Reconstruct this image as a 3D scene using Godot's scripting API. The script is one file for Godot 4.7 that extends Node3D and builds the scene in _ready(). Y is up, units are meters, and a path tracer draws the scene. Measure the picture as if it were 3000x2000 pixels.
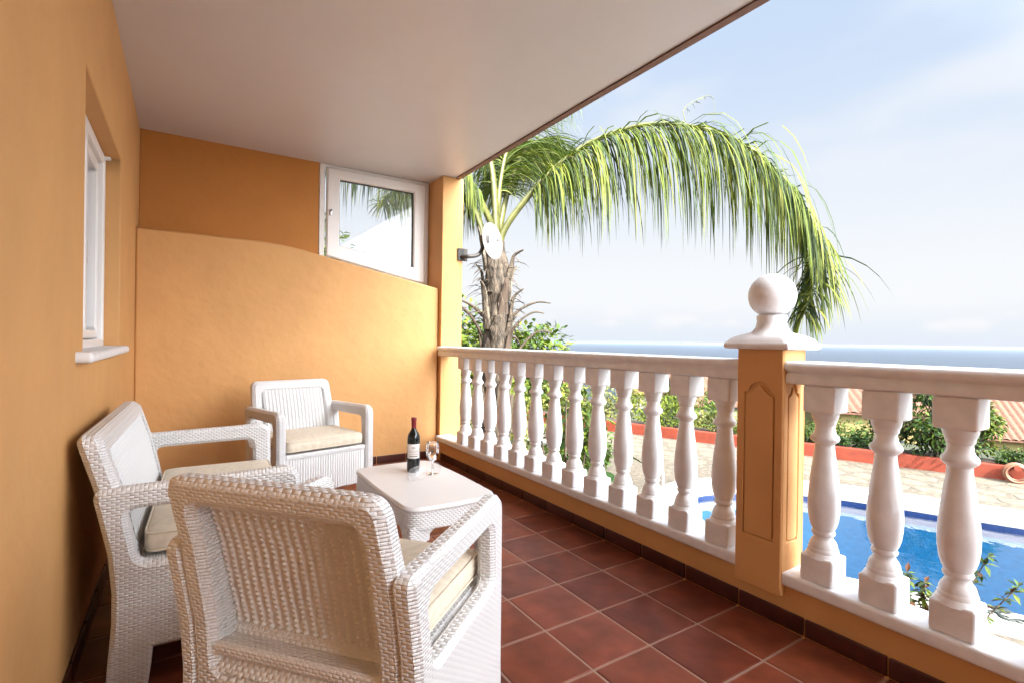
extends Node3D

# ---------------------------------------------------------------- mesh builder
class Shape:
	var v := PackedVector3Array()
	var n := PackedVector3Array()
	var c := PackedColorArray()
	var i := PackedInt32Array()
	var tint := Color(1, 1, 1)
	var colored := false

	func tri(a: Vector3, b: Vector3, d: Vector3) -> void:
		var m := (d - a).cross(b - a).normalized()
		var k := v.size()
		v.append(a); v.append(b); v.append(d)
		n.append(m); n.append(m); n.append(m)
		if colored:
			c.append(tint); c.append(tint); c.append(tint)
		i.append(k); i.append(k + 1); i.append(k + 2)

	func quad(a: Vector3, b: Vector3, d: Vector3, e: Vector3) -> void:
		tri(a, b, d)
		tri(a, d, e)

	# rows of points joined into a smooth sheet; wrap closes each row on itself
	func sheet(rows: Array, wrap := false, flip := false) -> void:
		var nr := rows.size()
		var nc: int = rows[0].size()
		var k := v.size()
		for r in rows:
			for p in r:
				v.append(p)
				n.append(Vector3.ZERO)
				if colored:
					c.append(tint)
		var last := nc if wrap else nc - 1
		for r in nr - 1:
			for q in last:
				var a := k + r * nc + q
				var b := k + r * nc + (q + 1) % nc
				var d := a + nc
				var e := b + nc
				if flip:
					_t(a, d, b); _t(b, d, e)
				else:
					_t(a, b, d); _t(b, e, d)
		for q in range(k, v.size()):
			n[q] = n[q].normalized() if n[q].length_squared() > 1e-20 else Vector3.UP

	func _t(a: int, b: int, d: int) -> void:
		i.append(a); i.append(b); i.append(d)
		var m := (v[d] - v[a]).cross(v[b] - v[a])
		n[a] += m; n[b] += m; n[d] += m

	func mesh() -> ArrayMesh:
		var arr := []
		arr.resize(Mesh.ARRAY_MAX)
		arr[Mesh.ARRAY_VERTEX] = v
		arr[Mesh.ARRAY_NORMAL] = n
		if colored:
			arr[Mesh.ARRAY_COLOR] = c
		arr[Mesh.ARRAY_INDEX] = i
		var m := ArrayMesh.new()
		m.add_surface_from_arrays(Mesh.PRIMITIVE_TRIANGLES, arr)
		return m


var rng := RandomNumberGenerator.new()
var taken := {}
var M := {}

func noise3(p: Vector3, s: float) -> float:
	return sin(p.x * s + 1.3) * sin(p.y * s * 1.13 + 0.7) * sin(p.z * s * 0.91 + 2.1)

# box with rounded edges, centred
func rbox(s: Shape, at: Vector3, size: Vector3, r: float, k := 1, turn := Basis()) -> void:
	r = minf(r, minf(size.x, minf(size.y, size.z)) * 0.49)
	var h := size * 0.5 - Vector3.ONE * r
	var rows := []
	for hemi in [-1.0, 1.0]:
		for a in k + 1:
			var lat: float = (-PI / 2 + PI / 2 * a / k) if hemi < 0 else PI / 2 * a / k
			var row := PackedVector3Array()
			for q in 4:
				for b in k + 1:
					var lon := (q + float(b) / k) * PI / 2
					var d := Vector3(cos(lat) * cos(lon), sin(lat), cos(lat) * sin(lon))
					var sx := 1.0 if q == 0 or q == 3 else -1.0
					var sz := 1.0 if q < 2 else -1.0
					row.append(at + turn * (d * r + Vector3(h.x * sx, h.y * hemi, h.z * sz)))
			rows.append(row)
	s.sheet(rows, true, true)
	# caps
	var g := 4 * (k + 1)
	for e in [0, rows.size() - 1]:
		var w: PackedVector3Array = rows[e]
		var p := [w[0], w[k + 1], w[2 * (k + 1)], w[3 * (k + 1)]]
		if e == 0:
			s.quad(p[0], p[1], p[2], p[3])
		else:
			s.quad(p[3], p[2], p[1], p[0])

# each profile is a smooth run of (radius, height)
func lathe(s: Shape, at: Vector3, profiles: Array, seg := 24, turn := Basis(), squash := Vector3.ONE) -> void:
	for pr in profiles:
		var rows := []
		for p in pr:
			var row := PackedVector3Array()
			for q in seg:
				var a := TAU * q / seg
				row.append(at + turn * (Vector3(p.x * cos(a), p.y, p.x * sin(a)) * squash))
			rows.append(row)
		s.sheet(rows, true, true)

func spline(pts: Array, per := 6) -> PackedVector3Array:
	var o := PackedVector3Array()
	for q in pts.size() - 1:
		var a: Vector3 = pts[maxi(q - 1, 0)]
		var b: Vector3 = pts[q]
		var d: Vector3 = pts[q + 1]
		var e: Vector3 = pts[mini(q + 2, pts.size() - 1)]
		for k in per:
			o.append(b.cubic_interpolate(d, a, e, float(k) / per))
	o.append(pts[-1])
	return o

func tube(s: Shape, path: PackedVector3Array, r0: float, r1: float, sides := 8, rough := 0.0, flat := 1.0) -> void:
	var rows := []
	var up := Vector3.UP
	for q in path.size():
		var t := (path[mini(q + 1, path.size() - 1)] - path[maxi(q - 1, 0)]).normalized()
		var side := t.cross(up)
		if side.length() < 0.1:
			side = t.cross(Vector3(0.3, 0.1, 1.0))
		side = side.normalized()
		var w := side.cross(t).normalized()
		up = w
		var r := lerpf(r0, r1, float(q) / (path.size() - 1))
		var row := PackedVector3Array()
		for k in sides:
			var a := TAU * k / sides
			var rr := r * (1.0 + rough * noise3(path[q] + Vector3(cos(a), 0, sin(a)), 17.0))
			row.append(path[q] + side * cos(a) * rr + w * sin(a) * rr * flat)
		rows.append(row)
	s.sheet(rows, true)
	for e in [0, rows.size() - 1]:
		var w2: PackedVector3Array = rows[e]
		for k in range(1, sides - 1):
			if e == 0:
				s.tri(w2[0], w2[k + 1], w2[k])
			else:
				s.tri(w2[0], w2[k], w2[k + 1])

func round_poly(pts: Array, r: float, k := 4) -> PackedVector2Array:
	var o := PackedVector2Array()
	var m := pts.size()
	for q in m:
		var p: Vector2 = pts[q]
		var a: Vector2 = pts[(q + m - 1) % m] - p
		var b: Vector2 = pts[(q + 1) % m] - p
		var rr := minf(r, minf(a.length(), b.length()) * 0.45)
		var p0 := p + a.normalized() * rr
		var p1 := p + b.normalized() * rr
		for t in k + 1:
			var u := float(t) / k
			o.append(p0.lerp(p, u).lerp(p.lerp(p1, u), u))
	return o

func dense(pts: PackedVector2Array, step: float) -> PackedVector2Array:
	var o := PackedVector2Array()
	for q in pts.size():
		var a := pts[q]
		var b := pts[(q + 1) % pts.size()]
		var k := maxi(1, int(ceil(a.distance_to(b) / step)))
		for t in k:
			o.append(a.lerp(b, float(t) / k))
	return o

func ray_poly(pts: PackedVector2Array, o: Vector2, ang: float) -> Vector2:
	var d := Vector2(cos(ang), sin(ang))
	var best := 0.0
	for q in pts.size():
		var a := pts[q] - o
		var b := pts[(q + 1) % pts.size()] - o
		var e := b - a
		var den := d.cross(e)
		if absf(den) < 1e-12:
			continue
		var t := a.cross(e) / den
		var u := a.cross(d) / den
		if t > 0 and u >= -1e-6 and u <= 1.000001:
			best = maxf(best, t)
	return o + d * best

func inset(loop: PackedVector2Array, amount: float) -> PackedVector2Array:
	var o := PackedVector2Array()
	var m := loop.size()
	for q in m:
		var a := (loop[q] - loop[(q + m - 1) % m]).normalized()
		var b := (loop[(q + 1) % m] - loop[q]).normalized()
		var nn := Vector2(-a.y - b.y, a.x + b.x)
		if nn.length() < 1e-6:
			nn = Vector2(-a.y, a.x)
		nn = nn.normalized()
		var cosv := maxf(0.5, nn.dot(Vector2(-a.y, a.x)))
		o.append(loop[q] + nn * amount / cosv)
	return o

# a plate of thickness t with one opening; both outlines counter-clockwise and star-shaped about mid; place maps (u, v, w)
func holed(s: Shape, outer: PackedVector2Array, hole: PackedVector2Array, mid: Vector2, t: float, r: float, place: Callable) -> void:
	var angs := []
	for p in outer:
		angs.append((p - mid).angle())
	for p in hole:
		angs.append((p - mid).angle())
	angs.sort()
	var clean := []
	for a in angs:
		if clean.is_empty() or a - clean[-1] > 1e-4:
			clean.append(a)
	var lo := PackedVector2Array()
	var li := PackedVector2Array()
	for a in clean:
		lo.append(ray_poly(outer, mid, a))
		li.append(ray_poly(hole, mid, a))
	var lo2 := inset(lo, r)
	var li2 := inset(li, -r)
	var loops := [[lo2, 0.0], [lo, r], [lo, t - r], [lo2, t], [li2, t], [li, t - r], [li, r], [li2, 0.0]]
	for q in loops.size():
		var a: Array = loops[q]
		var b: Array = loops[(q + 1) % loops.size()]
		var ra := PackedVector3Array()
		var rb := PackedVector3Array()
		for k in clean.size():
			ra.append(place.call(Vector3(a[0][k].x, a[0][k].y, a[1])))
			rb.append(place.call(Vector3(b[0][k].x, b[0][k].y, b[1])))
		s.sheet([ra, rb], true)

# a solid plate with rounded edge
func plate(s: Shape, outer: PackedVector2Array, t: float, r: float, place: Callable) -> void:
	var in2 := inset(outer, r)
	var in1 := inset(outer, r * 0.3)
	var loops := [[in2, 0.0], [in1, r * 0.3], [outer, r], [outer, t - r], [in1, t - r * 0.3], [in2, t]]
	var rows := []
	for l in loops:
		var row := PackedVector3Array()
		for p in l[0]:
			row.append(place.call(Vector3(p.x, p.y, l[1])))
		rows.append(row)
	s.sheet(rows.slice(0, 3), true)
	s.sheet(rows.slice(2, 4), true)
	s.sheet(rows.slice(3, 6), true)
	var ix := Geometry2D.triangulate_polygon(in2)
	for q in range(0, ix.size(), 3):
		s.tri(rows[0][ix[q]], rows[0][ix[q + 1]], rows[0][ix[q + 2]])
		s.tri(rows[5][ix[q]], rows[5][ix[q + 2]], rows[5][ix[q + 1]])

func superbox(s: Shape, at: Vector3, h: Vector3, e1: float, e2: float, nl := 14, nm := 48) -> void:
	var rows := []
	for a in nl + 1:
		var lat := -PI / 2 + PI * a / nl
		var row := PackedVector3Array()
		for b in nm:
			var lon := TAU * b / nm
			var cl := pow(absf(cos(lat)), e1)
			var x := signf(cos(lon)) * pow(absf(cos(lon)), e2)
			var z := signf(sin(lon)) * pow(absf(sin(lon)), e2)
			row.append(at + Vector3(x * cl * h.x, signf(sin(lat)) * pow(absf(sin(lat)), e1) * h.y, z * cl * h.z))
		rows.append(row)
	s.sheet(rows, true, true)

# ---------------------------------------------------------------- scene tree helpers
func numbered(called: String) -> String:
	if not taken.has(called):
		taken[called] = 0
		return called
	taken[called] += 1
	return "%s_%03d" % [called, taken[called]]

func tag(o: Node, label: String, category := "", group := "", kind := "") -> Node:
	if label: o.set_meta("label", label)
	if category: o.set_meta("category", category)
	if group: o.set_meta("group", group)
	if kind: o.set_meta("kind", kind)
	return o

func thing(called: String, label: String, category: String, at := Vector3.ZERO, turn := 0.0, group := "") -> Node3D:
	var o := Node3D.new()
	o.name = numbered(called)
	add_child(o)
	o.position = at
	o.rotation.y = turn
	tag(o, label, category, group)
	return o

func put(called: String, m: Mesh, mt: Material, parent: Node = null, at := Vector3.ZERO) -> MeshInstance3D:
	var o := MeshInstance3D.new()
	o.mesh = m
	o.set_surface_override_material(0, mt)
	if parent == null:
		o.name = numbered(called)
		add_child(o)
	else:
		o.name = called
		parent.add_child(o, true)
	o.position = at
	return o

func struct(called: String, m: Mesh, mt: Material) -> MeshInstance3D:
	var o := put(called, m, mt)
	o.set_meta("kind", "structure")
	return o

# ---------------------------------------------------------------- materials
func lin(r: float, g: float, b: float) -> Color:
	return Color(r, g, b).linear_to_srgb()

func noise_tex(sd: int, freq: float, lo: float, hi: float, size := 256, oct := 4, kind := FastNoiseLite.TYPE_SIMPLEX_SMOOTH) -> NoiseTexture2D:
	var f := FastNoiseLite.new()
	f.seed = sd
	f.noise_type = kind
	f.frequency = freq
	f.fractal_octaves = oct
	var t := NoiseTexture2D.new()
	t.width = size
	t.height = size
	t.seamless = true
	t.noise = f
	var g := Gradient.new()
	g.set_color(0, Color(lo, lo, lo))
	g.set_color(1, Color(hi, hi, hi))
	t.color_ramp = g
	return t

func mat(col: Color, rough: float, world := true, albedo: Texture2D = null, bump: Texture2D = null, bump_cm := 0.1, scale := Vector3.ONE) -> StandardMaterial3D:
	var m := StandardMaterial3D.new()
	m.albedo_color = col
	m.roughness = rough
	if albedo or bump:
		m.uv1_triplanar = true
		m.uv1_world_triplanar = world
		m.uv1_scale = scale
	if albedo:
		m.albedo_texture = albedo
	if bump:
		m.heightmap_enabled = true
		m.heightmap_texture = bump
		m.heightmap_scale = bump_cm
	return m

func weave_image(w: int, h: int, cols: int, rows: int) -> ImageTexture:
	# flat strands woven over and under in running bond
	var im := Image.create(w, h, false, Image.FORMAT_RGB8)
	for y in h:
		for x in w:
			var ry := float(y) / h * rows
			var row := int(ry)
			var fy := ry - row - 0.5
			var rx := float(x) / w * cols + (0.5 if row % 2 == 1 else 0.0)
			var fx: float = rx - floor(rx) - 0.5
			var over := pow(maxf(0.0, cos(fx * PI)), 0.6) * sqrt(maxf(0.0, 1.0 - pow(absf(fy) * 2.0, 3.0)))
			im.set_pixel(x, y, Color(over, over, over))
	return ImageTexture.create_from_image(im)

func make_materials() -> void:
	var fine := noise_tex(3, 0.03, 0.35, 1.0, 256, 5)
	var blot := noise_tex(5, 0.012, 0.955, 1.0, 256, 5)
	var grain := noise_tex(8, 0.09, 0.0, 1.0, 256, 4)
	var trowel := noise_tex(9, 0.02, 0.0, 1.0, 512, 6)
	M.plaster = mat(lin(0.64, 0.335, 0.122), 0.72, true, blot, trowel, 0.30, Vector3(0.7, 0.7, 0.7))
	M.plaster_shaded = mat(lin(0.50, 0.195, 0.036), 0.75, true, blot, trowel, 0.30, Vector3(0.7, 0.7, 0.7))  # wall plaster with the shade of the upper recess put into its colour
	M.ceiling = mat(lin(0.64, 0.60, 0.585), 0.38, true, noise_tex(15, 0.008, 0.985, 1.0, 256, 3), noise_tex(16, 0.02, 0.0, 1.0, 256, 3), 0.06, Vector3(0.9, 0.9, 0.9))
	M.fascia = mat(lin(0.22, 0.12, 0.085), 0.7, true, blot, grain, 0.2, Vector3(1.5, 1.5, 1.5))
	M.white = mat(lin(0.84, 0.835, 0.85), 0.5, true, noise_tex(21, 0.02, 0.93, 1.0, 256, 4), grain, 0.06, Vector3(2.5, 2.5, 2.5))
	M.frame = mat(lin(0.80, 0.77, 0.75), 0.35)
	M.blind = mat(lin(0.42, 0.43, 0.45), 0.5)
	M.seal = mat(lin(0.03, 0.03, 0.03), 0.6)
	M.steel = mat(lin(0.55, 0.56, 0.57), 0.3)
	M.steel.metallic = 0.9
	M.grout = mat(lin(0.28, 0.16, 0.115), 0.85, true, blot, grain, 0.1, Vector3(2, 2, 2))
	M.tiles = []
	for k in 5:
		var c: Vector3 = [Vector3(0.205, 0.049, 0.022), Vector3(0.255, 0.066, 0.030), Vector3(0.161, 0.034, 0.016), Vector3(0.227, 0.055, 0.027), Vector3(0.194, 0.052, 0.029)][k]
		var t := mat(lin(c.x, c.y, c.z), 0.33, true, noise_tex(40 + k, 0.014, 0.74, 1.0, 256, 5), noise_tex(50, 0.015, 0.0, 1.0, 256, 3), 0.12, Vector3(1.7, 1.7, 1.7))
		t.roughness_texture = noise_tex(60, 0.02, 0.75, 1.0, 256, 3)
		t.roughness = 0.42
		t.metallic_specular = 0.32
		M.tiles.append(t)
	M.skirt = mat(lin(0.085, 0.016, 0.008), 0.33, true, noise_tex(45, 0.02, 0.7, 1.0, 256, 4), grain, 0.05, Vector3(2, 2, 2))
	M.weave = mat(lin(0.73, 0.715, 0.71), 0.45, false, null, weave_image(128, 96, 2, 4), 0.40, Vector3(1 / 0.042, 1 / 0.030, 1 / 0.042))
	M.weave_fine = mat(lin(0.73, 0.715, 0.71), 0.45, false, null, weave_image(96, 96, 2, 4), 0.3, Vector3(1 / 0.032, 1 / 0.030, 1 / 0.032))
	M.resin = mat(lin(0.71, 0.685, 0.67), 0.42, false, null, weave_image(96, 96, 2, 4), 0.05, Vector3(1 / 0.03, 1 / 0.03, 1 / 0.03))
	M.cane = mat(lin(0.73, 0.715, 0.71), 0.45)
	M.fabric = mat(lin(0.76, 0.66, 0.52), 0.9, false, noise_tex(31, 0.03, 0.9, 1.0, 256, 3), noise_tex(32, 0.2, 0.0, 1.0, 256, 2), 0.06, Vector3(4, 4, 4))
	M.fabric.rim_enabled = true
	M.fabric.rim = 0.3
	M.bottle = mat(lin(0.006, 0.008, 0.007), 0.08)
	M.capsule = mat(lin(0.17, 0.008, 0.015), 0.3)
	M.glass = StandardMaterial3D.new()
	M.glass.albedo_color = Color(1, 1, 1, 0.07)
	M.glass.transparency = BaseMaterial3D.TRANSPARENCY_ALPHA
	M.glass.roughness = 0.02
	M.pane = StandardMaterial3D.new()
	M.pane.albedo_color = Color(0.85, 0.9, 0.95, 0.06)
	M.pane.transparency = BaseMaterial3D.TRANSPARENCY_ALPHA
	M.pane.roughness = 0.03
	M.pane.metallic_specular = 0.3
	M.iron = mat(lin(0.03, 0.026, 0.024), 0.55, false, null, noise_tex(70, 0.1, 0, 1, 128, 2), 0.05, Vector3(8, 8, 8))
	M.dish = mat(lin(0.17, 0.17, 0.17), 0.4)
	M.bark = mat(lin(0.16, 0.125, 0.092), 0.9, true, noise_tex(71, 0.03, 0.25, 1.0, 256, 5), noise_tex(72, 0.05, 0, 1, 256, 4), 2.0, Vector3(2.4, 0.7, 2.4))
	M.bark_pale = mat(lin(0.30, 0.25, 0.19), 0.9, true, noise_tex(171, 0.03, 0.4, 1.0, 256, 5), noise_tex(172, 0.05, 0, 1, 256, 4), 1.5, Vector3(3, 0.8, 3))
	M.boot = mat(lin(0.15, 0.115, 0.08), 0.9, true, noise_tex(73, 0.03, 0.35, 1.0, 256, 5), noise_tex(74, 0.06, 0, 1, 256, 4), 1.0, Vector3(4, 1.2, 4))
	M.fibre = mat(lin(0.06, 0.042, 0.03), 0.95)
	M.rachis = mat(lin(0.11, 0.115, 0.022), 0.5, true, noise_tex(75, 0.02, 0.6, 1.0, 128, 3), null, 0, Vector3(3, 3, 3))
	M.leaf = StandardMaterial3D.new()
	M.leaf.vertex_color_use_as_albedo = true
	M.leaf.roughness = 0.62
	M.leaf.metallic_specular = 0.3
	M.leaf.backlight_enabled = true
	M.leaf.backlight = Color(0.55, 0.62, 0.2)
	M.deck = mat(lin(0.150, 0.124, 0.090), 0.9, true, noise_tex(80, 0.05, 0.55, 1.0, 512, 5, FastNoiseLite.TYPE_CELLULAR), noise_tex(81, 0.04, 0, 1, 256, 4), 0.6, Vector3(0.5, 0.5, 0.5))
	M.stone = []
	for k in 4:
		var sc: Vector3 = [Vector3(0.154, 0.127, 0.092), Vector3(0.146, 0.123, 0.088), Vector3(0.158, 0.128, 0.093), Vector3(0.140, 0.126, 0.093)][k]
		M.stone.append(mat(lin(sc.x, sc.y, sc.z), 0.9, true, noise_tex(83 + k, 0.03, 0.7, 1.0, 256, 4), grain, 0.3, Vector3(0.9, 0.9, 0.9)))
	M.coping = mat(lin(0.40, 0.395, 0.385), 0.7, true, blot, grain, 0.1, Vector3(2, 2, 2))
	M.red = mat(lin(0.20, 0.026, 0.006), 0.75, true, noise_tex(88, 0.02, 0.78, 1.0, 256, 4), grain, 0.2, Vector3(1, 1, 1))
	M.pooltile = mat(lin(0.0015, 0.080, 0.20), 0.35, true, noise_tex(89, 0.05, 0.8, 1.0, 256, 3, FastNoiseLite.TYPE_CELLULAR), null, 0, Vector3(1, 1, 1))
	M.poolband = mat(lin(0.006, 0.032, 0.14), 0.3, true, noise_tex(90, 0.2, 0.5, 1.0, 256, 1, FastNoiseLite.TYPE_CELLULAR), null, 0, Vector3(1.4, 1.4, 1.4))
	M.poolstep = mat(lin(0.04, 0.11, 0.17), 0.4)
	M.water = StandardMaterial3D.new()
	M.water.albedo_color = Color(0.75, 0.9, 1.0, 0.0)
	M.water.transparency = BaseMaterial3D.TRANSPARENCY_ALPHA
	M.water.roughness = 0.02
	M.water.uv1_triplanar = true
	M.water.uv1_world_triplanar = true
	M.water.uv1_scale = Vector3(0.8, 0.8, 0.8)
	M.water.heightmap_enabled = true
	M.water.heightmap_texture = noise_tex(91, 0.02, 0, 1, 256, 3)
	M.water.heightmap_scale = 0.2
	M.sea = mat(lin(0.047, 0.059, 0.076), 0.6, true, noise_tex(92, 0.03, 0.7, 1.0, 256, 4), noise_tex(93, 0.05, 0, 1, 256, 5), 40.0, Vector3(0.004, 0.004, 0.0012))
	M.sea.metallic_specular = 0.15
	M.hill = mat(lin(0.05, 0.065, 0.02), 0.95, true, noise_tex(94, 0.03, 0.4, 1.0, 256, 5), null, 0, Vector3(0.05, 0.05, 0.05))
	M.soil = mat(lin(0.09, 0.06, 0.04), 0.95, true, fine, grain, 1.0, Vector3(2, 2, 2))
	M.rooftile = mat(lin(0.17, 0.075, 0.042), 0.8, true, noise_tex(95, 0.05, 0.6, 1.0, 256, 4), null, 0, Vector3(0.6, 0.6, 0.6))
	M.cream = mat(lin(0.20, 0.155, 0.055), 0.8, true, blot, null, 0, Vector3(0.5, 0.5, 0.5))
	M.pale = mat(lin(0.22, 0.205, 0.175), 0.8, true, blot, null, 0, Vector3(0.5, 0.5, 0.5))
	M.dark_glass = mat(lin(0.03, 0.04, 0.05), 0.1)
	M.hose = mat(lin(0.26, 0.115, 0.07), 0.5)
	M.inlay = mat(lin(0.012, 0.018, 0.015), 0.7)

# ---------------------------------------------------------------- main
func _ready() -> void:
	rng.seed = 7
	var cam := Camera3D.new()
	cam.name = "camera"
	cam.position = Vector3(-1.825, 1.018, 2.4246)
	cam.rotation = Vector3(-0.00239, -0.57215, 0.01428)
	cam.fov = 67.816
	cam.near = 0.05
	cam.far = 60000.0
	add_child(cam)
	cam.current = true

	var env := Environment.new()
	env.background_mode = Environment.BG_SKY
	var sky := Sky.new()
	var pano := PanoramaSkyMaterial.new()
	pano.panorama = sky_picture()
	sky.sky_material = pano
	env.sky = sky
	env.tonemap_mode = Environment.TONE_MAPPER_LINEAR
	env.tonemap_exposure = 7.7
	env.ambient_light_source = Environment.AMBIENT_SOURCE_SKY
	env.sdfgi_enabled = true
	env.ssao_enabled = true
	env.ssil_enabled = true
	env.fog_enabled = true
	env.fog_density = 0.000011
	env.fog_light_color = Color(0.74, 0.82, 0.92)
	var we := WorldEnvironment.new()
	we.name = "environment"
	we.environment = env
	add_child(we)

	var sun := DirectionalLight3D.new()
	sun.name = "sun"
	sun.light_energy = 0.7
	sun.light_color = Color(1.0, 0.96, 0.90)
	sun.light_angular_distance = 0.6
	sun.shadow_enabled = true
	add_child(sun)
	sun.look_at_from_position(TO_SUN * 50.0, Vector3.ZERO, Vector3.UP)

	make_materials()
	build_ground()
	build_terrace()
	build_balustrade()
	build_palm()
	build_garden()
	build_houses()
	build_furniture()
	build_table_things()
	build_dish()

const TO_SUN := Vector3(-0.04, 0.62, 0.78)

func sky_picture() -> ImageTexture:
	var w := 1024
	var h := 512
	var im := Image.create(w, h, false, Image.FORMAT_RGBF)
	var f := FastNoiseLite.new()
	f.seed = 12
	f.noise_type = FastNoiseLite.TYPE_SIMPLEX_SMOOTH
	f.frequency = 1.6
	f.fractal_octaves = 5
	var s := TO_SUN.normalized()
	for y in h:
		var el := PI / 2 - PI * (y + 0.5) / h
		for x in w:
			var az := TAU * (x + 0.5) / w
			# u = atan2(x, -z) / TAU
			var a := az
			var d := Vector3(cos(el) * sin(a), sin(el), -cos(el) * cos(a))
			var e := maxf(d.y, 0.0)
			var air := Vector3(0.1220, 0.1250, 0.1287)
			var blue := Vector3(0.0803, 0.0977, 0.1244)
			var deep := Vector3(0.0505, 0.0727, 0.1136)
			var c := air.lerp(blue, smoothstep(0.08, 0.5, e)).lerp(deep, smoothstep(0.45, 1.0, e))
			var low := Vector3(0.1024, 0.1103, 0.1223)
			c = low.lerp(c, smoothstep(-0.01, 0.085, d.y))
			# thin high cloud and a bank of small far clouds over the sea
			var q := Vector3(d.x, d.y * 2.6, d.z) * 1.1
			var cl := smoothstep(0.05, 0.75, f.get_noise_3dv(q))
			c = c.lerp(Vector3(0.1260, 0.1276, 0.1302), cl * 0.55 * smoothstep(0.0, 0.25, e))
			var bank := f.get_noise_3dv(Vector3(d.x * 5.0, d.y * 26.0, d.z * 5.0))
			var puff := smoothstep(0.05, 0.35, bank) * smoothstep(0.015, 0.03, d.y) * (1.0 - smoothstep(0.045, 0.085, d.y))
			c = c.lerp(Vector3(0.1250, 0.1260, 0.1286), puff * 0.8)
			# haze round the sun
			var g := maxf(0.0, d.dot(s))
			c += Vector3(1.72, 1.80, 1.90) * pow(g, 2.0) + Vector3(1.15, 1.15, 1.12) * pow(g, 5.0)
			if d.y < 0.0:
				c = Vector3(0.0966, 0.1000, 0.1035)
			im.set_pixel(x, y, Color(c.x, c.y, c.z))
	return ImageTexture.create_from_image(im)

# ---------------------------------------------------------------- ground, pool, sea
const BORDER_A := Vector2(7.29, -6.32)
const BORDER_D := Vector2(0.3732, 0.9278)      # along the red border
const BORDER_N := Vector2(0.9278, -0.3732)     # away from the house
const DECK_Y := -1.2

func pool_outline() -> PackedVector2Array:
	return round_poly([Vector2(3.05, -0.75), Vector2(4.45, -2.75), Vector2(6.30, -1.85), Vector2(7.9, 2.1), Vector2(10.4, 8.0), Vector2(7.6, 9.5), Vector2(5.0, 3.4)], 0.9, 8)

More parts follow.
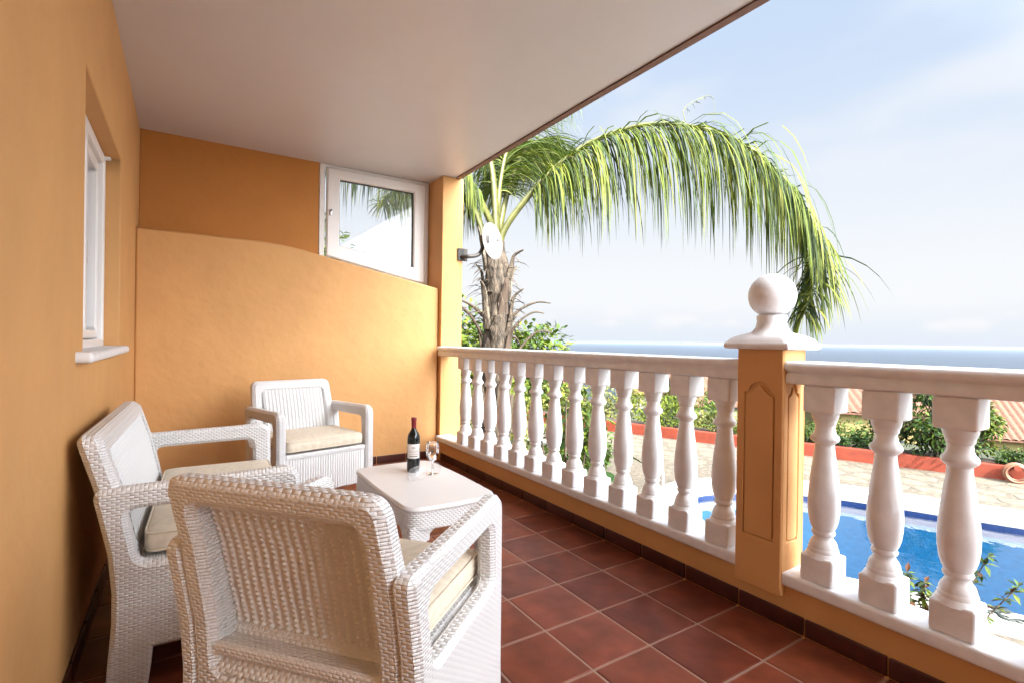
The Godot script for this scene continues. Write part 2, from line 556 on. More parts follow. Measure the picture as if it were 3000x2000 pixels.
func build_ground() -> void:
	# hillside falling to the sea, in strips parallel to the red border
	var s := Shape.new()
	var rows := []
	for d in [-900.0, -40.0, 0.05, 0.5, 3.0, 10.0, 25.0, 60.0, 150.0, 300.0, 500.0, 700.0]:
		var row := PackedVector3Array()
		for k in 25:
			var t := -600.0 + 50.0 * k
			var p: Vector2 = BORDER_A + BORDER_D * t + BORDER_N * d
			var y: float = -3.3 if d < 0.3 else -1.35 - 0.135 * (d - 0.5)
			if d > 5:
				y += 0.03 * d * sin(t * 0.03 + d * 0.05)
			row.append(Vector3(p.x, y, p.y))
		rows.append(row)
	s.sheet(rows)
	struct("hillside", s.mesh(), M.hill)
	# sea
	s = Shape.new()
	s.quad(Vector3(-45000, -80, -45000), Vector3(45000, -80, -45000), Vector3(45000, -80, 45000), Vector3(-45000, -80, 45000))
	struct("sea", s.mesh(), M.sea)
	# pool deck round the pool opening
	var pool := pool_outline()
	var cop_out := inset(pool, -0.42)
	var c := Vector2(5.6, 0.6)
	s = Shape.new()
	var outer := PackedVector2Array()
	var far := BORDER_N * 0.0
	for t in [-14.0, -4.0, 6.0, 20.0]:
		var p: Vector2 = BORDER_A + BORDER_D * t + far
		outer.append(p)
	for p in [Vector2(-12, 14), Vector2(-12, -18.0)]:
		outer.append(p)
	holed(s, outer, cop_out, c, 0.15, 0.004, func(p): return Vector3(p.x, DECK_Y - 0.15 + p.z, p.y))
	var deck := struct("pool_deck", s.mesh(), M.deck)
	# coping
	s = Shape.new()
	holed(s, cop_out, pool, c, 0.16, 0.02, func(p): return Vector3(p.x, DECK_Y - 0.125 + p.z, p.y))
	var cop := put("pool_coping", s.mesh(), M.coping)
	tag(cop, "white stone coping running round the blue swimming pool", "coping")
	# basin
	s = Shape.new()
	var rows2 := []
	for y in [DECK_Y - 0.11, DECK_Y - 0.30]:
		var row := PackedVector3Array()
		for p in inset(pool, -0.015):
			row.append(Vector3(p.x, y, p.y))
		rows2.append(row)
	s.sheet(rows2, true)
	var basin := Node3D.new()
	basin.name = "swimming_pool"
	add_child(basin)
	basin.set_meta("kind", "structure")
	put("waterline_band", s.mesh(), M.poolband, basin)
	s = Shape.new()
	rows2 = []
	for y in [DECK_Y - 0.30, DECK_Y - 1.5]:
		var row := PackedVector3Array()
		for p in inset(pool, -0.015):
			row.append(Vector3(p.x, y, p.y))
		rows2.append(row)
	s.sheet(rows2, true)
	var bottom := inset(pool, -0.015)
	var ix := Geometry2D.triangulate_polygon(bottom)
	for q in range(0, ix.size(), 3):
		var a := bottom[ix[q]]
		var b := bottom[ix[q + 1]]
		var e := bottom[ix[q + 2]]
		s.tri(Vector3(a.x, DECK_Y - 1.5, a.y), Vector3(b.x, DECK_Y - 1.5, b.y), Vector3(e.x, DECK_Y - 1.5, e.y))
	put("pool_basin", s.mesh(), M.pooltile, basin)
	# curved entry steps with pale nosings at the left end
	for k in 3:
		s = Shape.new()
		var rad := 0.75 + 0.42 * k
		var top := DECK_Y - 0.42 - 0.27 * k
		var arc_in := []
		var pts := PackedVector3Array()
		for q in 25:
			var ang := lerpf(-0.55, 1.55, q / 24.0)
			var p := Vector2(3.75, -1.55) + Vector2(cos(ang), sin(ang)) * rad
			arc_in.append(p)
			pts.append(Vector3(p.x, top, p.y))
		tube(s, pts, 0.03, 0.03, 6)
		put("step_nosing", s.mesh(), M.poolstep, basin)
	# water
	s = Shape.new()
	var wl := inset(pool, -0.01)
	var wx := Geometry2D.triangulate_polygon(wl)
	for q in range(0, wx.size(), 3):
		var a := wl[wx[q]]
		var b := wl[wx[q + 1]]
		var e := wl[wx[q + 2]]
		s.tri(Vector3(a.x, DECK_Y - 0.16, a.y), Vector3(b.x, DECK_Y - 0.16, b.y), Vector3(e.x, DECK_Y - 0.16, e.y))
	struct("pool_water", s.mesh(), M.water)
	# irregular flagstones beside the border, set a little proud of the deck
	var f := 0
	rng.seed = 21
	for t in range(-2, 18):
		for r in 5:
			var w := BORDER_A + BORDER_D * (t * 0.52 + rng.randf_range(-0.06, 0.06) + 0.26 * (r % 2)) - BORDER_N * (0.32 + 0.42 * r)
			var poly := PackedVector2Array()
			var m := rng.randi_range(5, 7)
			var ph := rng.randf() * TAU
			for q in m:
				var a := ph + TAU * (q + rng.randf_range(-0.25, 0.25)) / m
				poly.append(w + BORDER_D * cos(a) * 0.27 * rng.randf_range(0.85, 1.05) + BORDER_N * sin(a) * 0.215 * rng.randf_range(0.85, 1.05))
			if Geometry2D.is_point_in_polygon(w, inset(pool, -0.8)):
				continue
			if BORDER_N.cross(BORDER_D) > 0 and Geometry2D.is_polygon_clockwise(poly):
				poly.reverse()
			s = Shape.new()
			var lo := PackedVector3Array()
			var hi := PackedVector3Array()
			for p in poly:
				lo.append(Vector3(p.x, DECK_Y - 0.01, p.y))
				var pi := w.lerp(p, 0.95)
				hi.append(Vector3(pi.x, DECK_Y + 0.005, pi.y))
			s.sheet([lo, hi], true)
			for q in range(1, m - 1):
				s.tri(hi[0], hi[q], hi[q + 1])
			put("flagstone", s.mesh(), M.stone[f % 4], deck)
			f += 1

# ---------------------------------------------------------------- terrace
const CEIL := 2.425
const XW := -2.1
const ZB := -1.625

func build_terrace() -> void:
	# floor bed and tiles
	var s := Shape.new()
	rbox(s, Vector3(-1.1, -0.1508, 1.6), Vector3(2.4, 0.30, 7.0), 0.003)
	var floor_bed := struct("terrace_floor", s.mesh(), M.grout)
	var tile_mesh := []
	for k in 2:
		s = Shape.new()
		rbox(s, Vector3.ZERO, Vector3(0.243, 0.012, 0.243), 0.003, 1)
		tile_mesh.append(s.mesh())
	s = Shape.new()
	rbox(s, Vector3.ZERO, Vector3(0.243, 0.012, 0.118), 0.003, 1)
	var cut := s.mesh()
	rng.seed = 5
	for j in 9:
		for k in range(-7, 20):
			var at := Vector3(-0.25 * (j + 0.5), 0.0005 * rng.randf_range(-1, 1) - 0.0045, 0.25 * (k + 0.5))
			var o: MeshInstance3D
			if k == -7:
				o = put("tile", cut, M.tiles[rng.randi() % 5], floor_bed, at + Vector3(0, 0, 0.062))
			else:
				o = put("tile", tile_mesh[k & 1], M.tiles[rng.randi() % 5], floor_bed, at)
			o.rotation = Vector3(rng.randf_range(-0.002, 0.002), 0, rng.randf_range(-0.002, 0.002))

	# side wall of the house, with a window opening
	var wall := thing("house_wall", "tall orange plastered house wall on the left with a deep window recess", "wall")
	s = Shape.new()
	var outer := PackedVector2Array([Vector2(ZB - 0.4, -0.3), Vector2(5.3, -0.3), Vector2(5.3, CEIL + 0.2), Vector2(ZB - 0.4, CEIL + 0.2)])
	var hole := PackedVector2Array([Vector2(-0.74, 0.955), Vector2(0.32, 0.955), Vector2(0.32, 1.88), Vector2(-0.74, 1.88)])
	holed(s, outer, hole, Vector2(-0.2, 1.4), 0.28, 0.004, func(p): return Vector3(XW - p.z, p.y, p.x))
	put("plaster", s.mesh(), M.plaster, wall)
	var win := Node3D.new()
	win.name = "window"
	wall.add_child(win)
	var to_win := func(x0: float) -> Callable: return func(p): return Vector3(x0 + p.z, p.y, p.x)
	s = Shape.new()
	holed(s, PackedVector2Array([Vector2(-0.738, 0.957), Vector2(0.318, 0.957), Vector2(0.318, 1.878), Vector2(-0.738, 1.878)]), PackedVector2Array([Vector2(-0.695, 0.995), Vector2(0.275, 0.995), Vector2(0.275, 1.838), Vector2(-0.695, 1.838)]), Vector2(-0.2, 1.4), 0.07, 0.006, to_win.call(XW - 0.130))
	put("frame", s.mesh(), M.frame, win)
	for q in 2:
		s = Shape.new()
		var z0 := -0.690 + 0.480 * q
		var z1 := z0 + 0.478
		holed(s, PackedVector2Array([Vector2(z0, 1.0), Vector2(z1, 1.0), Vector2(z1, 1.833), Vector2(z0, 1.833)]), PackedVector2Array([Vector2(z0 + 0.038, 1.038), Vector2(z1 - 0.038, 1.038), Vector2(z1 - 0.038, 1.795), Vector2(z0 + 0.038, 1.795)]), Vector2((z0 + z1) / 2, 1.4), 0.045, 0.006, to_win.call(XW - 0.125 + 0.02 * q))
		put("sash", s.mesh(), M.frame, win)
		s = Shape.new()
		rbox(s, Vector3(XW - 0.103 + 0.02 * q, 1.4165, (z0 + z1) / 2), Vector3(0.006, 0.762, 0.406), 0.001)
		put("pane", s.mesh(), M.pane, win)
		s = Shape.new()
		rbox(s, Vector3(XW - 0.072 + 0.02 * q, 1.35, z1 - 0.027), Vector3(0.02, 0.10, 0.018), 0.006)
		put("handle", s.mesh(), M.steel, win)
	for q in 22:
		s = Shape.new()
		rbox(s, Vector3(XW - 0.16, 1.015 + 0.038 * q, -0.21), Vector3(0.012, 0.036, 0.95), 0.004)
		put("shutter_slat", s.mesh(), M.blind, win)
	s = Shape.new()
	rbox(s, Vector3(XW - 0.05, 1.862, -0.69), Vector3(0.03, 0.014, 0.025), 0.004)
	put("latch", s.mesh(), M.frame, win)
	s = Shape.new()
	rbox(s, Vector3(XW - 0.06, 0.948, -0.135), Vector3(0.205, 0.034, 1.17), 0.012, 2)
	put("window_sill", s.mesh(), M.white, wall)
	# back of the room behind the window
	s = Shape.new()
	rbox(s, Vector3(XW - 0.6, 1.2, 1.5), Vector3(0.1, 3.0, 8.6), 0.01)
	put("inner_wall", s.mesh(), M.pale, wall)

	# end wall: thick lower part with a sloping top, thin upper part, window, corner pillar
	var back := thing("terrace_wall", "orange plastered end wall with a sloping ledge and an upper band coloured darker to stand for shade", "wall")
	s = Shape.new()
	var prof := PackedVector2Array([Vector2(-2.10, -0.02), Vector2(0.018, -0.02), Vector2(0.018, 1.455), Vector2(-0.5, 1.556), Vector2(-0.97, 1.647), Vector2(-1.10, 1.674), Vector2(-1.22, 1.693), Vector2(-1.36, 1.704), Vector2(-2.10, 1.712)])
	plate(s, prof, 0.38, 0.012, func(p): return Vector3(p.x, p.y, ZB - 0.38 + p.z))
	put("parapet", s.mesh(), M.plaster, back)
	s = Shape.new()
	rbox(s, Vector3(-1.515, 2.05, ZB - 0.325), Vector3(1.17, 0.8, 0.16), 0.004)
	put("wall_panel", s.mesh(), M.plaster_shaded, back)
	s = Shape.new()
	rbox(s, Vector3(0.122, 1.115, ZB - 0.105), Vector3(0.20, 2.62, 0.31), 0.008, 2)
	put("pillar", s.mesh(), M.plaster, back)
	var w2 := Node3D.new()
	w2.name = "window"
	back.add_child(w2)
	var zf := ZB - 0.30
	s = Shape.new()
	var fo := PackedVector2Array([Vector2(-0.928, 1.632), Vector2(0.020, 1.448), Vector2(0.020, 2.423), Vector2(-0.928, 2.423)])
	var fi := PackedVector2Array([Vector2(-0.885, 1.672), Vector2(-0.018, 1.505), Vector2(-0.018, 2.40), Vector2(-0.885, 2.40)])
	holed(s, fo, fi, Vector2(-0.4, 1.98), 0.06, 0.005, func(p): return Vector3(p.x, p.y, zf + p.z))
	put("frame", s.mesh(), M.frame, w2)
	s = Shape.new()
	var so := PackedVector2Array([Vector2(-0.872, 1.68), Vector2(-0.022, 1.515), Vector2(-0.022, 2.395), Vector2(-0.872, 2.395)])
	var si := PackedVector2Array([Vector2(-0.772, 1.775), Vector2(-0.125, 1.650), Vector2(-0.125, 2.315), Vector2(-0.772, 2.315)])
	holed(s, so, si, Vector2(-0.4, 1.98), 0.055, 0.008, func(p): return Vector3(p.x, p.y, zf + 0.025 + p.z))
	put("sash", s.mesh(), M.frame, w2)
	s = Shape.new()
	var go := PackedVector2Array([Vector2(-0.774, 1.773), Vector2(-0.123, 1.648), Vector2(-0.123, 2.317), Vector2(-0.774, 2.317)])
	holed(s, go, inset(go, 0.009), Vector2(-0.4, 1.98), 0.02, 0.001, func(p): return Vector3(p.x, p.y, zf + 0.03 + p.z))
	put("seal", s.mesh(), M.seal, w2)
	s = Shape.new()
	plate(s, inset(go, 0.003), 0.006, 0.001, func(p): return Vector3(p.x, p.y, zf + 0.037 + p.z))
	put("pane", s.mesh(), M.pane, w2)
	for y in [1.66, 2.28]:
		s = Shape.new()
		rbox(s, Vector3(-0.015, y, zf + 0.085), Vector3(0.014, 0.07, 0.014), 0.005)
		put("hinge", s.mesh(), M.frame, w2)
	s = Shape.new()
	rbox(s, Vector3(-0.845, 2.03, zf + 0.088), Vector3(0.022, 0.05, 0.018), 0.006)
	rbox(s, Vector3(-0.845, 2.045, zf + 0.105), Vector3(0.018, 0.018, 0.05), 0.006)
	put("handle", s.mesh(), M.steel, w2)

	# ceiling slab and its edge
	var edge := [Vector2(0.150, -1.95), Vector2(0.148, -1.60), Vector2(0.126, 0.2), Vector2(0.118, 5.3)]
	var poly := PackedVector2Array(edge)
	poly.append(Vector2(-2.5, 5.3))
	poly.append(Vector2(-2.5, -1.95))
	s = Shape.new()
	plate(s, poly, 0.25, 0.003, func(p): return Vector3(p.x, CEIL + p.z, p.y))
	var ce := struct("ceiling", s.mesh(), M.ceiling)
	s = Shape.new()
	var lip := PackedVector2Array()
	for p in edge:
		lip.append(p + Vector2(0.002, 0))
	for q in range(edge.size() - 1, -1, -1):
		lip.append(edge[q] + Vector2(0.032, 0.0))
	plate(s, lip, 0.30, 0.006, func(p): return Vector3(p.x, CEIL - 0.010 + p.z, p.y))
	put("fascia", s.mesh(), M.fascia, ce)

	# unseen wall added behind the viewer, its width set to temper the light
	s = Shape.new()
	rbox(s, Vector3(-1.4, 1.1, 5.15), Vector3(1.7, 2.7, 0.3), 0.01)
	tag(put("terrace_wall", s.mesh(), M.plaster), "added unseen orange plastered wall that holds back light at the near end of the terrace", "wall")

	# skirting: joined to the walls
	s = Shape.new()
	rbox(s, Vector3.ZERO, Vector3(0.244, 0.062, 0.010), 0.003, 1)
	var sk := s.mesh()
	for k in 9:
		if k < 8:
			put("skirting_tile", sk, M.skirt, back, Vector3(-0.25 * k - 0.135, 0.034, ZB + 0.005))
	for k in range(-7, 20):
		var o := put("skirting_tile", sk, M.skirt, wall, Vector3(XW + 0.005, 0.034, 0.25 * (k + 0.5)))
		o.rotation.y = PI / 2

	# retaining wall under the terrace edge
	s = Shape.new()
	rbox(s, Vector3(0.06, -0.70, 1.75), Vector3(0.16, 1.40, 7.1), 0.01)
	tag(put("retaining_wall", s.mesh(), M.plaster), "plastered retaining wall below the outer edge of the terrace", "wall")

# ---------------------------------------------------------------- balustrade
const PZ0 := 1.247
const PZ1 := 1.425

func extrude_z(s: Shape, prof: PackedVector2Array, z0: float, z1: float) -> void:
	plate(s, prof, z1 - z0, 0.003, func(p): return Vector3(p.x, p.y, z0 + p.z))

func build_balustrade() -> void:
	# curb with skirting
	var curb := thing("curb_wall", "low orange curb with dark red skirting tiles under the white balustrade", "curb")
	var s := Shape.new()
	rbox(s, Vector3(0.06, 0.075, 1.7), Vector3(0.11, 0.166, 6.65), 0.006, 2)
	put("plaster", s.mesh(), M.plaster, curb)
	s = Shape.new()
	rbox(s, Vector3.ZERO, Vector3(0.010, 0.062, 0.244), 0.003, 1)
	var sk := s.mesh()
	for k in range(-6, 20):
		put("skirting_tile", sk, M.skirt, curb, Vector3(-0.001, 0.034, 0.25 * (k + 0.5)))

	# baluster
	var y0 := 0.201
	var b := Shape.new()
	rbox(b, Vector3(0, y0 + 0.045, 0), Vector3(0.106, 0.092, 0.106), 0.008, 2)
	rbox(b, Vector3(0, 0.831, 0), Vector3(0.104, 0.094, 0.104), 0.008, 2)
	var pr := []
	pr.append([Vector2(0.0577, 0.285), Vector2(0.0515, 0.297), Vector2(0.0468, 0.303)])
	pr.append([Vector2(0.0468, 0.303), Vector2(0.0472, 0.311), Vector2(0.0437, 0.318)])
	pr.append([Vector2(0.0437, 0.318), Vector2(0.0429, 0.326), Vector2(0.0390, 0.337), Vector2(0.0335, 0.345), Vector2(0.0296, 0.352), Vector2(0.0289, 0.358)])
	pr.append([Vector2(0.0289, 0.358), Vector2(0.0343, 0.361), Vector2(0.0367, 0.368), Vector2(0.0343, 0.375), Vector2(0.0328, 0.378)])
	pr.append([Vector2(0.0328, 0.378), Vector2(0.0390, 0.390), Vector2(0.0445, 0.410), Vector2(0.0484, 0.440), Vector2(0.0495, 0.475), Vector2(0.0476, 0.51), Vector2(0.0429, 0.56), Vector2(0.0367, 0.61), Vector2(0.0312, 0.65), Vector2(0.0292, 0.674)])
	pr.append([Vector2(0.0292, 0.674), Vector2(0.0335, 0.679), Vector2(0.0425, 0.687), Vector2(0.0449, 0.695), Vector2(0.0425, 0.703), Vector2(0.0359, 0.710), Vector2(0.0312, 0.722), Vector2(0.0300, 0.740)])
	pr.append([Vector2(0.0300, 0.740), Vector2(0.0343, 0.746), Vector2(0.0351, 0.756)])
	pr.append([Vector2(0.0351, 0.756), Vector2(0.0390, 0.764), Vector2(0.0417, 0.776), Vector2(0.0421, 0.790)])
	lathe(b, Vector3.ZERO, pr, 28)
	var bm := b.mesh()

	var segs := [[-1.562, PZ0, "longer white balustrade between the corner pillar and the ball topped post"], [PZ1, 4.98, "nearer white balustrade run at the right in front of the pool"]]
	var zs := [[], []]
	for k in 13:
		zs[0].append(-1.152 + 0.1913 * k)
	for k in 18:
		zs[1].append(1.533 + 0.183 * k + (0.035 if k > 2 else 0.0))
	for q in 2:
		var z0: float = segs[q][0]
		var z1: float = segs[q][1]
		var t := thing("balustrade", segs[q][2], "balustrade", Vector3.ZERO, 0.0, "white balustrade runs along the terrace")
		s = Shape.new()
		extrude_z(s, round_poly([Vector2(-0.018, 0.155), Vector2(0.122, 0.155), Vector2(0.122, 0.201), Vector2(-0.018, 0.201)], 0.012, 3), z0, z1)
		put("base_slab", s.mesh(), M.white, t)
		s = Shape.new()
		var rail := PackedVector2Array([Vector2(-0.006, 0.878), Vector2(0.108, 0.878), Vector2(0.112, 0.884), Vector2(0.112, 0.908), Vector2(0.106, 0.914), Vector2(0.106, 0.920), Vector2(0.122, 0.926), Vector2(0.126, 0.936), Vector2(0.124, 0.950), Vector2(0.112, 0.958), Vector2(-0.008, 0.958), Vector2(-0.020, 0.952), Vector2(-0.022, 0.938), Vector2(-0.018, 0.928), Vector2(-0.004, 0.920), Vector2(-0.004, 0.914), Vector2(-0.011, 0.908), Vector2(-0.011, 0.884)])
		extrude_z(s, rail, z0, z1)
		put("handrail", s.mesh(), M.white, t)
		for z in zs[q]:
			put("baluster", bm, M.white, t, Vector3(0.05, 0, z)).rotation.y = rng.randf_range(-0.012, 0.012)

	# post with recessed arched panels, cap and ball
	var post := thing("balustrade_post", "orange post with arched panels carrying a white ball finial", "post", Vector3(0.05, 0, (PZ0 + PZ1) / 2))
	var hw := 0.076
	var hd := (PZ1 - PZ0) / 2
	s = Shape.new()
	rbox(s, Vector3(0.0, 0.555, 0), Vector3((hw - 0.009) * 2, 0.885, (hd - 0.009) * 2), 0.003)
	put("core", s.mesh(), M.plaster, post)
	for face in 4:
		var half := hd if face % 2 == 0 else hw - 0.009
		var outer := PackedVector2Array([Vector2(-half, 0.112), Vector2(half, 0.112), Vector2(half, 0.999), Vector2(-half, 0.999)])
		var iw := half - 0.030
		var pts := [Vector2(-iw, 0.30), Vector2(iw, 0.30), Vector2(iw, 0.835), Vector2(iw - 0.014, 0.838), Vector2(iw - 0.017, 0.846)]
		for k in 9:
			var a := PI * (k + 0.5) / 9.0
			pts.append(Vector2(cos(a) * (iw - 0.018), 0.846 + sin(a) * 0.030))
		pts.append_array([Vector2(-iw + 0.017, 0.846), Vector2(-iw + 0.014, 0.838), Vector2(-iw, 0.835)])
		s = Shape.new()
		var tw := Basis(Vector3.UP, -PI / 2 + PI / 2 * face)
		var off := hw if face % 2 == 0 else hd
		holed(s, outer, PackedVector2Array(pts), Vector2(0, 0.6), 0.0095, 0.003, func(p): return tw * Vector3(p.x, p.y, off - 0.0095 + p.z))
		put("panel_frame", s.mesh(), M.plaster, post)
		s = Shape.new()
		var rp := round_poly([Vector2(-iw + 0.004, 0.305), Vector2(iw - 0.004, 0.305), Vector2(iw - 0.004, 0.826), Vector2(iw - 0.026, 0.832), Vector2(0.0, 0.868), Vector2(-iw + 0.026, 0.832), Vector2(-iw + 0.004, 0.826)], 0.012, 3)
		plate(s, rp, 0.0092, 0.002, func(p): return tw * Vector3(p.x, p.y, off - 0.0102 + p.z))
		put("panel", s.mesh(), M.plaster, post)
	s = Shape.new()
	var cx := hw + 0.040
	var cz := hd + 0.040
	rbox(s, Vector3(0, 1.012, 0), Vector3(cx * 2, 0.026, cz * 2), 0.010, 2)
	# sloped square shoulder of the cap
	var rows := []
	for st in [[1.0, 1.022], [0.90, 1.038], [0.72, 1.050], [0.52, 1.058], [0.40, 1.066]]:
		var row := PackedVector3Array()
		for p in round_poly([Vector2(-cx, -cz) * st[0] * 0.97, Vector2(cx, -cz) * st[0] * 0.97, Vector2(cx, cz) * st[0] * 0.97, Vector2(-cx, cz) * st[0] * 0.97], 0.02, 3):
			row.append(Vector3(p.x, st[1], p.y))
		rows.append(row)
	s.sheet(rows, true, true)
	lathe(s, Vector3.ZERO, [[Vector2(0.085, 1.050), Vector2(0.068, 1.062), Vector2(0.056, 1.080), Vector2(0.051, 1.10), Vector2(0.053, 1.125)]], 32)
	put("cap", s.mesh(), M.white, post)
	s = Shape.new()
	var bp := []
	for k in 17:
		var a := -PI / 2 + 0.45 + (PI - 0.45) * k / 16.0
		bp.append(Vector2(maxf(0.0005, cos(a) * 0.084), 1.200 + sin(a) * 0.084))
	lathe(s, Vector3.ZERO, [bp], 40)
	put("ball", s.mesh(), M.white, post)

# ---------------------------------------------------------------- palm
func leaf_strip(s: Shape, base: Vector3, dir: Vector3, length: float, width: float, droop: float, segs := 6) -> void:
	var p := base
	var d := dir.normalized()
	var side := d.cross(Vector3.UP)
	if side.length() < 0.1:
		side = d.cross(Vector3(0.2, 0.3, 1))
	side = side.normalized().rotated(d, rng.randf_range(-1.2, 1.2))
	var st := length / segs
	var l0 := p - side * width * 0.25
	var r0 := p + side * width * 0.25
	for k in segs:
		d = d.lerp(Vector3(rng.randf_range(-0.05, 0.05), -1, rng.randf_range(-0.05, 0.05)), droop).normalized()
		p += d * st
		var w: float = width * [0.5, 0.5, 0.46, 0.38, 0.26, 0.02][int(float(k) / segs * 6.0)]
		var l1: Vector3 = p - side * w
		var r1: Vector3 = p + side * w
		if k == segs - 1:
			s.tri(l0, p, r0)
		else:
			s.quad(l0, l1, r1, r0)
		l0 = l1
		r0 = r1

func frond(palm: Node3D, pts: Array, count: int, len_max: float, start: float, r0: float, sd: int, cols: Array, droop := 0.42) -> void:
	rng.seed = sd
	var o := palm.position
	var loc := []
	for p in pts:
		loc.append(p - o)
	var path := spline(loc, 10)
	var s := Shape.new()
	tube(s, path, r0, 0.004, 8, 0.0, 0.75)
	var fr := put("frond", s.mesh(), M.rachis, palm)
	var lf := Shape.new()
	lf.colored = true
	for k in count:
		var t := start + (1.0 - start) * (k + rng.randf()) / count
		var fi := t * (path.size() - 1)
		var q := mini(int(fi), path.size() - 2)
		var p := path[q].lerp(path[q + 1], fi - q)
		var tan := (path[q + 1] - path[q]).normalized()
		var sd2 := tan.cross(Vector3.UP).normalized()
		var u := (t - start) / (1.0 - start)
		var ln := len_max * (0.45 + 0.55 * sin(PI * pow(u, 0.75))) * rng.randf_range(0.55, 1.12)
		if u > 0.8:
			ln *= lerpf(1.0, 0.72, (u - 0.8) / 0.2)
		for sg in [-1.0, 1.0]:
			var up := rng.randf_range(-0.35, 0.75)
			var dir: Vector3 = sd2 * sg * rng.randf_range(0.5, 1.0) + tan * rng.randf_range(0.25, 0.7) + Vector3.UP * up
			var c: Color = cols[rng.randi() % cols.size()]
			lf.tint = c * rng.randf_range(0.32, 0.60)
			leaf_strip(lf, p, dir, ln, rng.randf_range(0.010, 0.021), droop * rng.randf_range(0.7, 1.25) * (1.0 - 0.45 * smoothstep(0.6, 1.0, u)))
	var lm := put("leaflets", lf.mesh(), M.leaf, fr)
	lm.set_meta("kind", "stuff")

func build_palm() -> void:
	rng.seed = 3
	var palm := thing("palm_tree", "tall palm with shaggy trunk and one long frond arching over the railing", "palm tree", Vector3(1.06, DECK_Y, -2.37))
	var s := Shape.new()
	var rows := []
	for k in 61:
		var y := 3.30 * k / 60.0
		var r := 0.172 - 0.04 * (y / 3.3) + 0.012 * sin(y * 21.0)
		if y > 2.9:
			r *= lerpf(1.0, 0.55, (y - 2.9) / 0.4)
		var row := PackedVector3Array()
		for q in 30:
			var a := TAU * q / 30
			var rr := r * (1.0 + 0.10 * noise3(Vector3(cos(a) * 2, y * 1.2, sin(a) * 2), 4.0) + 0.05 * sin(a * 7.0 + y * 9.0) + 0.05 * sin(a * 4.0 - y * 5.0))
			row.append(Vector3(cos(a) * rr, y, sin(a) * rr))
		rows.append(row)
	s.sheet(rows, true, true)
	put("trunk", s.mesh(), M.bark, palm)
	# old leaf bases wrapped round the trunk
	for k in 26:
		var a := k * 2.399 + rng.randf_range(-0.2, 0.2)
		var y := 1.0 + 2.05 * k / 26.0
		var d := Vector3(cos(a), 0, sin(a))
		s = Shape.new()
		var ln := rng.randf_range(0.30, 0.52)
		var path := spline([d * 0.125 + Vector3(0, y, 0), d * 0.16 + Vector3(0, y + ln * 0.4, 0), d * rng.randf_range(0.175, 0.21) + Vector3(0, y + ln * 0.8, 0), d * rng.randf_range(0.20, 0.32) + Vector3(0, y + ln, 0)], 4)
		tube(s, path, 0.075, 0.018, 8, 0.25, 0.38)
		put("leaf_base", s.mesh(), [M.boot, M.bark_pale, M.bark, M.fibre][k % 4], palm)
	# dead hooked stalks
	var right := Vector3(0.84, 0, 0.54)
	for st in [[Vector3(0.13, 2.45, 0), 0.42, 0.20, 0.005, "boot"], [Vector3(0.15, 2.30, 0.0), 0.34, 0.24, 0.0, "boot"], [Vector3(0.17, 1.98, 0.02), 0.40, 0.36, 0.0, "boot"], [Vector3(-0.12, 2.45, 0.02), -0.42, 0.22, 0.0, "fibre"], [Vector3(-0.15, 2.25, 0.0), -0.40, 0.38, 0.0, "fibre"]]:
		var b: Vector3 = right * st[0].x + Vector3(0, st[0].y, 0) + Vector3(-0.54, 0, 0.84) * st[0].z
		s = Shape.new()
		var path := spline([b, b + right * st[1] * 0.35 + Vector3.UP * st[2] * 0.6, b + right * st[1] * 0.75 + Vector3.UP * st[2] * 0.95, b + right * st[1] * 1.1 + Vector3.UP * st[2] * 0.9], 5)
		tube(s, path, 0.032, 0.010, 7, 0.2, 0.6)
		put("dead_stalk", s.mesh(), M[st[4]], palm)
	# loose dark fibre hanging in the crown
	s = Shape.new()
	for k in 150:
		var a := rng.randf() * TAU
		var b := Vector3(cos(a) * 0.17, rng.randf_range(2.2, 3.2), sin(a) * 0.17)
		leaf_strip(s, b, Vector3(cos(a), rng.randf_range(-0.2, 0.9), sin(a)), rng.randf_range(0.08, 0.26), 0.012, 0.3, 3)
	put("fibre", s.mesh(), M.fibre, palm).set_meta("kind", "stuff")

	var bright := [Color(0.22, 0.27, 0.035), Color(0.16, 0.22, 0.03), Color(0.27, 0.29, 0.05), Color(0.09, 0.14, 0.025), Color(0.06, 0.10, 0.03), Color(0.05, 0.085, 0.035)]
	var pale := [Color(0.26, 0.31, 0.06), Color(0.16, 0.24, 0.05), Color(0.10, 0.16, 0.05), Color(0.30, 0.33, 0.10)]
	frond(palm, [Vector3(1.08, 1.75, -2.36), Vector3(1.1, 2.17, -2.35), Vector3(1.33, 2.59, -2.2), Vector3(1.6, 2.95, -1.97), Vector3(1.9, 3.20, -1.72), Vector3(2.29, 3.33, -1.35), Vector3(2.69, 3.25, -0.97), Vector3(3.02, 3.01, -0.64), Vector3(3.25, 2.62, -0.37), Vector3(3.37, 2.18, -0.19), Vector3(3.40, 1.75, -0.16), Vector3(3.30, 1.32, -0.22)], 500, 1.36, 0.19, 0.045, 11, bright, 0.40)
	frond(palm, [Vector3(1.03, 1.8, -2.38), Vector3(1.02, 2.17, -2.37), Vector3(0.64, 2.69, -2.29), Vector3(0.24, 2.95, -2.25), Vector3(-0.3, 3.0, -2.35), Vector3(-0.9, 2.7, -2.6), Vector3(-1.2, 2.2, -2.8)], 330, 0.85, 0.28, 0.05, 12, bright)
	frond(palm, [Vector3(1.04, 1.8, -2.40), Vector3(1.05, 2.3, -2.40), Vector3(1.02, 2.9, -2.45), Vector3(0.90, 3.5, -2.55), Vector3(0.7, 4.2, -2.8), Vector3(0.3, 4.5, -3.3), Vector3(-0.1, 4.3, -3.9)], 260, 0.8, 0.40, 0.055, 13, bright)
